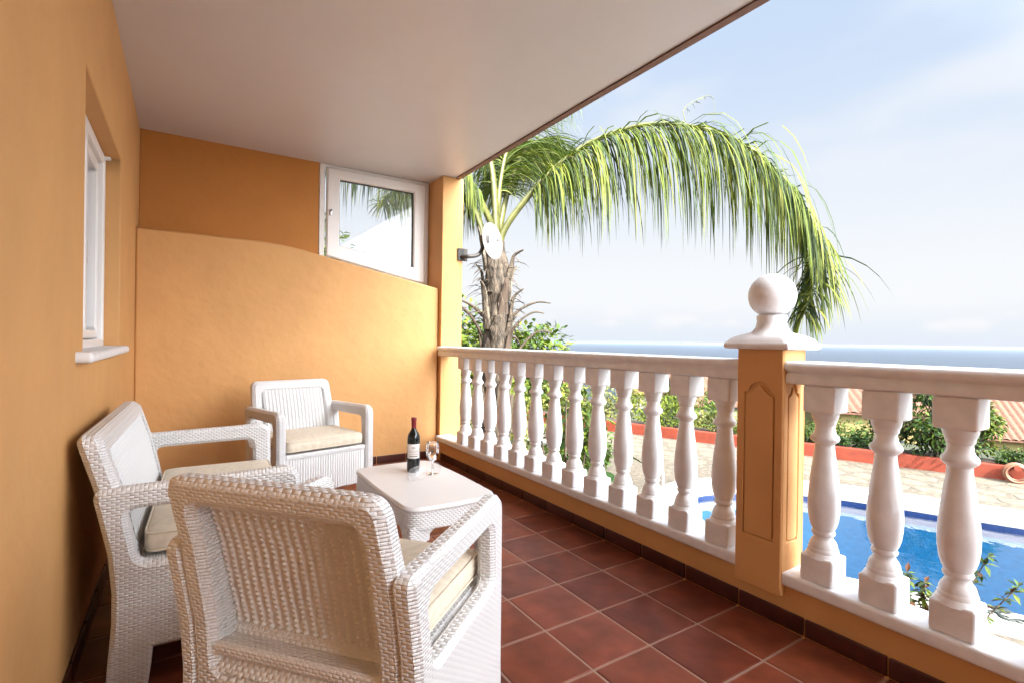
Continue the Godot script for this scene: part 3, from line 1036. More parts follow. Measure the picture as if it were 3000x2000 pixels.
	frond(palm, [Vector3(1.10, 1.8, -2.42), Vector3(1.14, 2.3, -2.45), Vector3(1.40, 2.95, -2.62), Vector3(1.8, 3.45, -2.9), Vector3(2.3, 3.75, -3.2), Vector3(2.75, 3.65, -3.5), Vector3(3.0, 3.3, -3.7)], 480, 0.95, 0.26, 0.045, 14, pale, 0.30)
	frond(palm, [Vector3(1.09, 1.9, -2.40), Vector3(1.10, 2.5, -2.44), Vector3(1.22, 3.1, -2.5), Vector3(1.5, 3.7, -2.6), Vector3(2.0, 4.3, -2.6), Vector3(2.6, 4.5, -2.4)], 420, 0.95, 0.26, 0.04, 15, pale, 0.28)
	frond(palm, [Vector3(1.02, 1.9, -2.48), Vector3(0.98, 2.5, -2.75), Vector3(0.85, 3.0, -3.2), Vector3(0.7, 3.2, -3.9), Vector3(0.5, 2.9, -4.6)], 280, 0.85, 0.30, 0.045, 16, bright)
	# a stray thin strand above the main frond
	s = Shape.new()
	var o := palm.position
	tube(s, spline([Vector3(2.60, 3.36, -1.12) - o, Vector3(2.73, 3.56, -1.25) - o, Vector3(2.85, 3.67, -1.23) - o, Vector3(2.99, 3.745, -1.14) - o, Vector3(3.05, 3.68, -1.10) - o, Vector3(3.05, 3.46, -1.10) - o], 6), 0.004, 0.0015, 5)
	rng.seed = 19
	for k in 14:
		leaf_strip(s, (Vector3(2.73, 3.56, -1.25) - o).lerp(Vector3(2.99, 3.745, -1.14) - o, k / 13.0) + Vector3(0, 0.015, 0) * sin(PI * k / 13.0), Vector3(0.5, rng.randf_range(0.0, 0.6), rng.randf_range(-0.4, 0.4)), rng.randf_range(0.05, 0.14), 0.008, 0.2, 3)
	put("dry_strand", s.mesh(), M.rachis, palm)

# ---------------------------------------------------------------- plants
func leaf(s: Shape, p: Vector3, d: Vector3, nrm: Vector3, l: float, w: float) -> void:
	var side := d.cross(nrm)
	if side.length() < 0.05:
		side = d.cross(Vector3(0.37, 0.5, 0.8))
	side = side.normalized()
	var up := side.cross(d).normalized()
	var mid := p + d * l * 0.5 - up * l * 0.06
	var tip := p + d * l - up * l * 0.22
	s.tri(p, mid + side * w * 0.5 + up * w * 0.14, mid)
	s.tri(p, mid, mid - side * w * 0.5 + up * w * 0.14)
	s.tri(mid, mid + side * w * 0.5 + up * w * 0.14, tip)
	s.tri(mid, tip, mid - side * w * 0.5 + up * w * 0.14)

func shrub(called: String, label: String, category: String, at: Vector3, radii: Vector3, leaves: int, ll: float, lw: float, cols: Array, sd: int, group := "", clumps := 12, lift := 1.0) -> Node3D:
	rng.seed = sd
	var o := thing(called, label, category, at, 0.0, group)
	var st := Shape.new()
	var fo := Shape.new()
	fo.colored = true
	var centres := []
	for k in clumps:
		var y := rng.randf_range(-0.75, 0.95)
		var a := k * 2.4 + rng.randf_range(-0.5, 0.5)
		var rr := sqrt(maxf(0.0, 1.0 - y * y)) * rng.randf_range(0.45, 0.9)
		centres.append(Vector3(cos(a) * rr * radii.x, radii.y * (lift + y), sin(a) * rr * radii.z))
	for c in centres:
		var path := spline([Vector3(rng.randf_range(-0.05, 0.05), 0, rng.randf_range(-0.05, 0.05)), Vector3(c.x * 0.25, c.y * 0.5, c.z * 0.25), c], 4)
		tube(st, path, 0.016 + 0.01 * radii.y, 0.005, 5)
	put("stem", st.mesh(), M.boot, o)
	var per := leaves / clumps
	for c in centres:
		var cr := minf(radii.x, radii.y) * rng.randf_range(0.38, 0.62)
		var shade := rng.randf_range(0.75, 1.15)
		for k in per:
			var dir := Vector3(rng.randfn(), rng.randfn() * 0.8, rng.randfn()).normalized()
			var p: Vector3 = c + dir * cr * pow(rng.randf(), 0.35)
			if p.y < 0.02:
				p.y = 0.02 + rng.randf() * 0.05
			var d := (dir + Vector3(rng.randfn(), rng.randfn() - 0.3, rng.randfn()) * 0.55).normalized()
			var cc: Color = cols[rng.randi() % cols.size()]
			fo.tint = cc * shade * rng.randf_range(0.36, 0.66)
			leaf(fo, p, d, (Vector3.UP + dir * 0.6).normalized(), ll * rng.randf_range(0.7, 1.25), lw * rng.randf_range(0.75, 1.2))
	put("foliage", fo.mesh(), M.leaf, o).set_meta("kind", "stuff")
	return o

func on_border(t: float, off: float, y: float) -> Vector3:
	var p := BORDER_A + BORDER_D * t * 6.78 + BORDER_N * off
	return Vector3(p.x, y, p.y)

func build_garden() -> void:
	var lime := [Color(0.20, 0.26, 0.03), Color(0.26, 0.30, 0.045), Color(0.14, 0.20, 0.03)]
	var green := [Color(0.09, 0.16, 0.03), Color(0.13, 0.21, 0.035), Color(0.06, 0.11, 0.025)]
	var dark := [Color(0.035, 0.075, 0.02), Color(0.05, 0.10, 0.025), Color(0.08, 0.14, 0.03), Color(0.025, 0.05, 0.02)]
	var gold := [Color(0.28, 0.28, 0.06), Color(0.20, 0.24, 0.05), Color(0.32, 0.30, 0.12)]

	# low red border wall
	var border := thing("red_border_wall", "long low red painted planter wall beyond the pool", "wall")
	var s := Shape.new()
	var a := on_border(-0.55, 0.0, 0)
	var b := on_border(2.4, 0.0, 0)
	var mid := (a + b) / 2
	var turn := Basis(Vector3.UP, atan2(BORDER_D.x, BORDER_D.y))
	rbox(s, Vector3(mid.x, DECK_Y + 0.06, mid.z) + turn * Vector3(0.08, 0, 0), Vector3(0.16, 0.36, a.distance_to(b)), 0.012, 2, turn)
	put("wall", s.mesh(), M.red, border)
	s = Shape.new()
	rbox(s, Vector3(mid.x, DECK_Y + 0.03, mid.z) + turn * Vector3(0.55, 0, 0), Vector3(0.85, 0.3, a.distance_to(b)), 0.02, 2, turn)
	put("soil", s.mesh(), M.soil, border)
	var sy := DECK_Y + 0.16

	shrub("border_shrub", "yellow green shrub at the far left end of the red border", "shrub", on_border(0.06, 0.45, sy), Vector3(0.34, 0.30, 0.34), 900, 0.085, 0.04, lime, 101, "shrubs in the red border")
	shrub("border_shrub", "bright green shrub with upright shoots, second from left in the red border", "shrub", on_border(0.15, 0.5, sy), Vector3(0.30, 0.38, 0.30), 900, 0.09, 0.035, green + lime, 102, "shrubs in the red border")
	shrub("border_shrub", "sparse green shrub in front of pink tiled roofs", "shrub", on_border(0.265, 0.5, sy), Vector3(0.36, 0.28, 0.34), 600, 0.09, 0.035, green + gold, 103, "shrubs in the red border")
	shrub("border_shrub", "small green shrub just left of the ball topped post", "shrub", on_border(0.36, 0.5, sy), Vector3(0.30, 0.24, 0.3), 500, 0.08, 0.035, green + gold, 104, "shrubs in the red border")
	shrub("border_shrub", "small olive shrub just right of the ball topped post", "shrub", on_border(0.55, 0.5, sy), Vector3(0.36, 0.26, 0.34), 600, 0.08, 0.035, green, 105, "shrubs in the red border")
	shrub("border_shrub", "low dark ground shrub before the yellow house", "shrub", on_border(0.645, 0.42, sy), Vector3(0.40, 0.14, 0.36), 700, 0.07, 0.035, dark, 106, "shrubs in the red border", 9)
	shrub("border_shrub", "tall dark bush right of the yellow house", "shrub", on_border(0.735, 0.62, sy), Vector3(0.42, 0.66, 0.42), 1700, 0.10, 0.05, dark, 107, "shrubs in the red border", 16)
	shrub("border_shrub", "largest dense bush with glossy leaves spilling over the red border", "shrub", on_border(0.845, 0.40, sy - 0.05), Vector3(0.60, 0.72, 0.55), 2800, 0.11, 0.05, dark + green + [Color(0.14, 0.24, 0.03)], 108, "shrubs in the red border", 20)
	shrub("border_shrub", "lime green shrub left of the large tiled roof", "shrub", on_border(0.927, 0.75, sy), Vector3(0.30, 0.56, 0.34), 1000, 0.10, 0.06, lime + green, 109, "shrubs in the red border", 14)
	shrub("border_shrub", "low dark hedge shrub behind the hose at the right edge", "shrub", on_border(1.02, 0.45, sy), Vector3(0.62, 0.15, 0.5), 1300, 0.07, 0.035, dark + green, 110, "shrubs in the red border", 16)
	shrub("border_shrub", "rightmost green shrub, mostly outside the picture", "shrub", on_border(1.16, 0.5, sy), Vector3(0.5, 0.3, 0.5), 900, 0.08, 0.04, green, 111, "shrubs in the red border", 12)

	var spots := [[-0.25, 1.8, 1.3, 1.25], [-0.05, 2.6, 1.5, 1.3], [0.10, 3.4, 1.2, 1.25], [0.22, 2.2, 0.9, 0.8], [0.42, 2.6, 1.0, 0.8], [0.58, 3.0, 1.1, 0.8], [-0.5, 2.4, 1.4, 1.4]]
	var tells := ["slope shrub behind the far left end of the red border", "wide slope shrub behind the leftmost border shrub", "slope shrub between the two left border shrubs and the pink roofs", "slope shrub behind the second border shrub", "slope shrub behind the small shrub left of the ball topped post", "slope shrub behind the small shrub right of the ball topped post", "slope shrub hidden behind the first balusters"]
	for k in spots.size():
		var q: Array = spots[k]
		shrub("slope_shrub", tells[k], "shrub", on_border(q[0], q[1], -1.4 - 0.13 * q[1]), Vector3(q[2], q[3] * 0.55, q[2] * 0.8), 1500, 0.13, 0.06, [gold, lime, green][k % 3], 140 + k, "shrubs on the slope behind the border", 16)

	# left part of the garden, seen between the first balusters
	shrub("garden_shrub", "yellow green bushy plant behind the leftmost balusters", "shrub", Vector3(1.75, DECK_Y, -4.2), Vector3(0.75, 0.70, 0.7), 2600, 0.11, 0.05, lime + gold, 121, "shrubs left of the pool", 18)
	shrub("garden_shrub", "pale golden shrub behind the fifth and sixth balusters", "shrub", Vector3(2.75, DECK_Y, -5.2), Vector3(0.75, 0.66, 0.7), 2200, 0.10, 0.05, gold + lime, 122, "shrubs left of the pool", 18)
	shrub("garden_shrub", "leafy green shrub in the middle of the longer balustrade", "shrub", Vector3(3.35, DECK_Y, -3.9), Vector3(0.40, 0.62, 0.4), 1100, 0.17, 0.07, green + lime, 123, "shrubs left of the pool", 12)
	shrub("garden_shrub", "dark leaved shrub low beside the white garden wall", "shrub", Vector3(4.15, DECK_Y, -4.3), Vector3(0.35, 0.42, 0.35), 800, 0.13, 0.06, green, 124, "shrubs left of the pool", 10)
	s = Shape.new()
	rbox(s, Vector3(3.62, DECK_Y + 0.2, -5.1), Vector3(1.6, 0.42, 0.2), 0.02, 2, Basis(Vector3.UP, -0.95))
	tag(put("white_garden_wall", s.mesh(), M.coping), "short white garden wall glimpsed between the balusters", "wall")

	# treetops beyond, left of the palm trunk and right of it
	for tr in [[Vector3(6.6, -4.6, -13.8), Vector3(2.1, 3.0, 2.0), "round bright green treetop left of and behind the palm trunk", 131], [Vector3(9.1, -5.2, -13.2), Vector3(1.9, 3.05, 1.9), "bright green treetop on the horizon right of the palm trunk", 132], [Vector3(0.6, -2.2, -14.5), Vector3(2.2, 3.4, 2.0), "garden tree seen hazily through the end wall window", 133], [Vector3(-2.5, -1.6, -15.5), Vector3(2.3, 3.2, 2.0), "second garden tree seen through the end wall window", 134]]:
		rng.seed = tr[3]
		shrub("distant_tree", tr[2], "tree", tr[0], tr[1], 6500, 0.30, 0.17, lime + green, tr[3], "trees beyond the garden", 26, 1.05)

	# broad leaved plant just outside the railing
	var big := thing("broad_leaved_plant", "tall plant with large drooping leaves just outside the railing", "plant", Vector3(0.72, DECK_Y, -0.72))
	rng.seed = 77
	var stem := Shape.new()
	var tops := [Vector3(0.0, 1.75, 0.0), Vector3(-0.12, 1.55, -0.2), Vector3(0.22, 1.62, 0.22), Vector3(0.30, 1.35, 0.38), Vector3(0.10, 1.35, 0.12)]
	for t in tops:
		tube(stem, spline([Vector3(0, 0, 0), t * Vector3(0.4, 0.5, 0.4), t], 5), 0.014, 0.006, 6)
	put("stem", stem.mesh(), M.boot, big)
	for t in tops:
		for k in 8:
			var lf := Shape.new()
			lf.colored = true
			lf.tint = [Color(0.03, 0.065, 0.015), Color(0.055, 0.10, 0.018), Color(0.022, 0.048, 0.015), Color(0.085, 0.13, 0.022)][rng.randi() % 4]
			var ang := k * 2.4 + rng.randf()
			var base: Vector3 = t * Vector3(0.9, 1.0 - 0.085 * k, 0.9)
			var d := Vector3(cos(ang), rng.randf_range(-1.0, 0.25), sin(ang)).normalized()
			broad_leaf(lf, base, d, rng.randf_range(0.16, 0.25), rng.randf_range(0.06, 0.09))
			put("leaf", lf.mesh(), M.leaf, big)

	# twiggy plant with small leaves in front of the pool at the right
	var tw := thing("twiggy_plant", "thin leafy branches rising in front of the pool at the right", "plant", Vector3(1.75, DECK_Y, 1.25))
	rng.seed = 78
	stem = Shape.new()
	var lf2 := Shape.new()
	lf2.colored = true
	for tip in [Vector3(0.30, 1.02, 0.22), Vector3(0.22, 0.93, 0.16), Vector3(0.42, 0.86, 0.32), Vector3(0.02, 0.86, 0.02), Vector3(0.12, 0.78, 0.10), Vector3(-0.04, 0.74, -0.02), Vector3(0.06, 0.70, 0.08), Vector3(0.16, 0.66, 0.05), Vector3(-0.08, 0.80, -0.03), Vector3(0.0, 0.80, 0.06), Vector3(-0.03, 0.90, -0.05), Vector3(0.05, 0.84, 0.0)]:
		var path := spline([Vector3.ZERO, tip * Vector3(0.4, 0.55, 0.4) + Vector3(rng.randf_range(-0.04, 0.04), 0, 0), tip], 7)
		tube(stem, path, 0.008, 0.003, 5)
		for q in range(path.size() / 2, path.size()):
			for k in 7:
				lf2.tint = [Color(0.05, 0.08, 0.015), Color(0.085, 0.105, 0.018), Color(0.02, 0.035, 0.012), Color(0.07, 0.03, 0.012)][rng.randi() % 4]
				var d := Vector3(rng.randfn(), rng.randfn() * 0.7, rng.randfn()).normalized()
				leaf(lf2, path[q], d, Vector3.UP, rng.randf_range(0.04, 0.075), 0.026)
	put("stem", stem.mesh(), M.boot, tw)
	put("foliage", lf2.mesh(), M.leaf, tw).set_meta("kind", "stuff")

	# pool ladder handrails
	var lad := thing("pool_ladder", "pale curved pool ladder handrails at the left end of the pool", "ladder", Vector3(4.35, DECK_Y, -2.62), -0.5)
	for x in [-0.25, 0.25]:
		s = Shape.new()
		tube(s, spline([Vector3(x, -0.05, -0.35), Vector3(x, 0.38, -0.30), Vector3(x, 0.55, -0.08), Vector3(x, 0.40, 0.16), Vector3(x, -0.6, 0.22)], 8), 0.019, 0.019, 10)
		put("handrail", s.mesh(), M.coping, lad)
	for k in 3:
		s = Shape.new()
		tube(s, PackedVector3Array([Vector3(-0.25, -0.2 - 0.22 * k, 0.22), Vector3(0.25, -0.2 - 0.22 * k, 0.22)]), 0.018, 0.018, 8)
		put("rung", s.mesh(), M.steel, lad)

	# coiled hose hanging on the red border
	var hp := on_border(0.985, -0.06, DECK_Y + 0.16)
	var hose := thing("coiled_hose", "orange hose coiled in rings against the red border at the right edge", "hose", hp, atan2(BORDER_D.x, BORDER_D.y) - PI / 2)
	for k in 5:
		s = Shape.new()
		var pts := PackedVector3Array()
		for q in 25:
			var an := TAU * q / 24
			var r := 0.155 - 0.022 * (k % 3)
			pts.append(Vector3(cos(an) * r, sin(an) * r, 0.03 + 0.028 * k))
		tube(s, pts, 0.0145, 0.0145, 8)
		put("coil", s.mesh(), M.hose, hose)
	s = Shape.new()
	tube(s, PackedVector3Array([Vector3(0, 0.10, -0.06), Vector3(0, 0.10, 0.19)]), 0.045, 0.045, 12)
	put("hanger", s.mesh(), M.red, hose)

	# dark scroll inlay on the near pool coping
	var inl := thing("mosaic_inlay", "black scroll and flower mosaic on the white pool edge", "mosaic", Vector3(3.80, DECK_Y + 0.037, 1.16))
	for k in 7:
		s = Shape.new()
		var pts := PackedVector3Array()
		var cx2 := (k - 3) * 0.085
		var sgn := 1.0 if k % 2 == 0 else -1.0
		for q in 14:
			var an := q * 0.42
			var r := 0.052 * (1.0 - q / 20.0)
			pts.append(Vector3(-0.02 + 0.30 * cx2 * 0.3, 0, 0) + Vector3(sgn * sin(an) * r * 0.9, 0.0, cx2 + cos(an) * r))
		tube(s, pts, 0.021, 0.012, 6, 0.0, 0.6)
		put("scroll", s.mesh(), M.inlay, inl)
	for k in 6:
		s = Shape.new()
		s.colored = true
		s.tint = Color(0.02, 0.03, 0.025)
		var an := TAU * k / 6
		leaf(s, Vector3(0.10, 0.004, -0.06), Vector3(cos(an), 0.05, sin(an)), Vector3.UP, 0.10, 0.055)
		put("petal", s.mesh(), M.inlay, inl)

func broad_leaf(s: Shape, p: Vector3, d: Vector3, l: float, w: float) -> void:
	var side := d.cross(Vector3.UP)
	side = side.normalized() if side.length() > 0.05 else Vector3(1, 0, 0)
	var c := p
	var dir := d
	var rows := []
	var prof := [0.04, 0.55, 0.92, 1.0, 0.82, 0.45, 0.02]
	for k in 7:
		var up := side.cross(dir).normalized()
		var hw: float = prof[k] * w * 0.5
		rows.append(PackedVector3Array([c - side * hw + up * hw * 0.35, c, c + side * hw + up * hw * 0.35]))
		dir = dir.lerp(Vector3.DOWN, 0.10).normalized()
		c += dir * l / 6.0
	s.sheet(rows)

# ---------------------------------------------------------------- houses down the slope
func house(label: String, at: Vector3, turn: float, w: float, d: float, h: float, rise: float, wallm: Material, rib: float) -> void:
	# at is the front left corner of the eaves; local x along the eave, local -z up the roof
	var o := thing("tiled_house", label, "house", at, turn, "houses on the slope below")
	var s := Shape.new()
	rbox(s, Vector3(w / 2, -h / 2, -d / 2), Vector3(w - 0.7, h, d - 0.7), 0.02)
	put("wall", s.mesh(), wallm, o)
	for k in 3:
		s = Shape.new()
		rbox(s, Vector3(w * (0.22 + 0.28 * k), -h * 0.5, -0.33), Vector3(0.9, 1.1, 0.08), 0.01)
		put("window", s.mesh(), M.dark_glass, o)
	for side in [0, 1]:
		s = Shape.new()
		var n := int(w / rib)
		var rows := []
		for st in [0.0, 0.33, 0.66, 1.0]:
			var row := PackedVector3Array()
			for k in n * 6 + 1:
				var x := w * k / (n * 6.0)
				var bump := 0.055 * absf(sin(PI * k / 6.0))
				var zz: float = -d * 0.5 * st if side == 0 else -d + d * 0.5 * st
				row.append(Vector3(x, rise * st + bump, zz))
			rows.append(row)
		s.sheet(rows)
		rbox(s, Vector3(w / 2, rise * 0.5 - 0.06, -d * 0.25 if side == 0 else -d * 0.75), Vector3(w, 0.06, Vector2(d / 2, rise).length()), 0.01, 1, Basis(Vector3.RIGHT, atan2(rise, d / 2) * (1 if side == 0 else -1)))
		put("roof", s.mesh(), M.rooftile, o)
	s = Shape.new()
	tube(s, PackedVector3Array([Vector3(0, rise + 0.05, -d / 2), Vector3(w, rise + 0.05, -d / 2)]), 0.12, 0.12, 8)
	put("ridge", s.mesh(), M.rooftile, o)

func build_houses() -> void:
	house("cream house with a large orange tiled roof at the right edge", Vector3(24.6, -2.55, -4.2), -1.05, 9.0, 9.0, 2.4, 2.0, M.cream, 0.24)
	house("yellow walled house half hidden by dark bushes", Vector3(20.6, -1.75, -8.3), -0.9, 5.0, 6.0, 3.2, 1.0, M.cream, 0.3)
	house("pinkish tiled roof seen at the centre of the longer balustrade", Vector3(22.6, -2.4, -21.8), -0.75, 5.0, 6.0, 3.0, 1.7, M.pale, 0.35)
	house("orange tiled house left of the ball topped post", Vector3(23.0, -2.7, -17.4), -0.6, 4.6, 7.0, 3.0, 1.9, M.pale, 0.35)
	house("pale walled house glimpsed through the left balusters", Vector3(8.0, -1.6, -17.0), -0.3, 6.0, 6.0, 3.0, 1.6, M.pale, 0.35)

# ---------------------------------------------------------------- rattan furniture
func zr(y: float) -> float:
	var ys := [0.0, 0.10, 0.20, 0.287, 0.40, 0.506, 0.577, 0.69, 0.76]
	var z := [-0.222, -0.215, -0.208, -0.208, -0.218, -0.240, -0.254, -0.288, -0.310]
	for q in ys.size() - 1:
		if y <= ys[q + 1]:
			return lerpf(z[q], z[q + 1], clampf((y - ys[q]) / (ys[q + 1] - ys[q]), 0, 1))
	return z[-1]

func seat_furniture(called: String, label: String, category: String, hw: float, group: String) -> Node3D:
	var t := thing(called, label, category, Vector3.ZERO, 0.0, group)
	# side frames: arm, posts and lower panel as one plate with an opening
	for sg in [-1.0, 1.0]:
		var s := Shape.new()
		var pts := PackedVector2Array()
		for p in [Vector2(-0.214, 0.112), Vector2(0.290, 0.112)]:
			pts.append(p)
		for p in round_poly([Vector2(0.290, 0.3), Vector2(0.282, 0.598), Vector2(0.0, 0.590)], 0.055, 6).slice(7, 14):
			pts.append(p)
		pts.append(Vector2(0.1, 0.592))
		for p in round_poly([Vector2(-0.1, 0.587), Vector2(-0.257, 0.584), Vector2(-0.240, 0.506)], 0.035, 5).slice(6, 12):
			pts.append(p)
		for y in [0.506, 0.47, 0.43, 0.40, 0.34, 0.287, 0.24, 0.20, 0.16]:
			pts.append(Vector2(zr(y), y))
		var hole := round_poly([Vector2(-0.148, 0.363), Vector2(0.212, 0.363), Vector2(0.205, 0.527), Vector2(-0.180, 0.522)], 0.035, 5)
		var x0 := -0.026
		var at: float = (hw - 0.026) * sg
		holed(s, dense(pts, 0.05), hole, Vector2(0.02, 0.44), 0.052, 0.013, func(p): return Vector3(at - x0 - p.z if true else 0.0, p.y, p.x))
		put("side_frame", s.mesh(), M.weave, t)
		for fb in [-1.0, 1.0]:
			s = Shape.new()
			var top: Array = [-0.213, -0.108] if fb < 0 else [0.182, 0.2895]
			var low: Array = [-0.222, -0.122] if fb < 0 else [0.198, 0.295]
			var rows := []
			for lv in [[0.132, top, 0.001], [0.05, [lerpf(top[0], low[0], 0.6), lerpf(top[1], low[1], 0.6)], 0.0], [0.004, low, 0.0], [0.0, [low[0] + 0.006, low[1] - 0.006], 0.006]]:
				var row := PackedVector3Array()
				for p in round_poly([Vector2(at - 0.0255 + lv[2], lv[1][0]), Vector2(at + 0.0255 - lv[2], lv[1][0]), Vector2(at + 0.0255 - lv[2], lv[1][1]), Vector2(at - 0.0255 + lv[2], lv[1][1])], 0.012, 3):
					row.append(Vector3(p.x, lv[0], p.y))
				rows.append(row)
			s.sheet(rows, true)
			var foot: PackedVector3Array = rows[-1]
			for q in range(1, foot.size() - 1):
				s.tri(foot[0], foot[q], foot[q + 1])
			put("leg", s.mesh(), M.weave, t)
	# back shell: rim round a recessed woven panel, with a sloping shelf below it
	var bw := hw - 0.036 if hw < 0.4 else hw - 0.014
	var bt := 0.735
	var rim := Shape.new()
	var ro := dense(round_poly([Vector2(-bw + 0.004, 0.118), Vector2(bw - 0.004, 0.118), Vector2(bw, 0.50), Vector2(bw - 0.010, bt), Vector2(-bw + 0.010, bt), Vector2(-bw, 0.50)], 0.045, 6), 0.03)
	var pw := bw - 0.068
	var rh := dense(round_poly([Vector2(-pw - 0.006, 0.292), Vector2(pw + 0.006, 0.292), Vector2(pw, 0.672), Vector2(-pw, 0.672)], 0.026, 5), 0.03)
	holed(rim, ro, rh, Vector2(0, 0.45), 0.060, 0.016, func(p): return Vector3(-p.x, p.y, zr(p.y) + 0.002 + p.z))
	var deep := func(y: float) -> float: return lerpf(0.074 if hw < 0.4 else 0.060, 0.056, clampf((y - 0.37) / 0.31, 0.0, 1.0))
	var pan := Shape.new()
	for sg in [-1.0, 1.0]:
		var wr := []
		for k in 9:
			var y := lerpf(0.30, 0.668, k / 8.0)
			wr.append(PackedVector3Array([Vector3(sg * (pw + 0.002), y, zr(y) + 0.035), Vector3(sg * (pw + 0.002), y, zr(y) + deep.call(y) + 0.004)]))
		rim.sheet(wr)
	var cols := int(round(pw * 2 / 0.0215))
	var nx := cols * 8
	var ny := 150
	var rows2 := []
	for iy in ny + 1:
		var y := lerpf(0.376, 0.682, float(iy) / ny)
		var row := PackedVector3Array()
		for ix in nx + 1:
			var u := float(ix) / nx
			var x := lerpf(-pw - 0.008, pw + 0.008, u)
			var cu := u * cols
			var f: float = cu - floor(cu) - 0.5
			var cord := sqrt(maxf(0.0, 1.0 - 4.0 * f * f))
			# plaited strokes slanting both ways along each cord
			var ph := y / 0.0125 + (0.9 * absf(f) * 2.0)
			var knot := absf(sin(ph * PI))
			row.append(Vector3(x, y, zr(y) + deep.call(y) - 0.0125 * cos(f * PI) * (0.45 + 0.55 * knot)))
		rows2.append(row)
	pan.sheet(rows2)
	put("back_rim", rim.mesh(), M.weave, t)
	put("back_panel", pan.mesh(), M.cane, t)
	var sh := Shape.new()
	var srow := []
	for k in 7:
		var u := k / 6.0
		var y := lerpf(0.294, 0.378, u)
		srow.append(PackedVector3Array([Vector3(-pw - 0.006, y, zr(y) + 0.006 + (deep.call(0.37) - 0.006) * u), Vector3(pw + 0.006, y, zr(y) + 0.006 + (deep.call(0.37) - 0.006) * u)]))
	sh.sheet(srow)
	put("back_shelf", sh.mesh(), M.weave_fine, t)
	# front face of the back: vertical cords between the rims
	# seat deck and front apron with vertical cords
	var dk := Shape.new()
	rbox(dk, Vector3(0, 0.340, 0.035), Vector3(hw * 2 - 0.106, 0.030, 0.478), 0.008, 2)
	put("seat_deck", dk.mesh(), M.weave_fine, t)
	var ap := Shape.new()
	var aw := hw - 0.053
	rbox(ap, Vector3(0, 0.231, 0.259), Vector3(aw * 2, 0.226, 0.018), 0.006, 2)
	var n2 := int(round(aw * 2 / 0.0165))
	var arows := []
	for yy in [0.128, 0.325]:
		var row := PackedVector3Array()
		for k in n2 * 6 + 1:
			row.append(Vector3(lerpf(-aw + 0.02, aw - 0.02, k / (n2 * 6.0)), yy, 0.2675 + 0.006 * absf(sin(PI * k / 6.0))))
		arows.append(row)
	ap.sheet(arows, false, true)
	put("front_apron", ap.mesh(), M.cane, t)
	return t

func cushion(parent_at: Transform3D, label: String, hw: float, off: float, group: String) -> void:
	var o := thing("seat_cushion", label, "cushion", parent_at * Vector3(off, 0.358, 0.066), parent_at.basis.get_euler().y, group)
	var s := Shape.new()
	superbox(s, Vector3(0, 0.041, 0), Vector3(hw, 0.041, 0.208), 0.42, 0.13, 18, 72)
	put("cover", s.mesh(), M.fabric, o)
	for y in [0.014, 0.066]:
		s = Shape.new()
		var pts := PackedVector3Array()
		for k in 73:
			var a := TAU * k / 72
			pts.append(Vector3(signf(cos(a)) * pow(absf(cos(a)), 0.13) * (hw - 0.003), y, signf(sin(a)) * pow(absf(sin(a)), 0.13) * 0.205))
		tube(s, pts, 0.0035, 0.0035, 6)
		put("piping", s.mesh(), M.fabric, o)

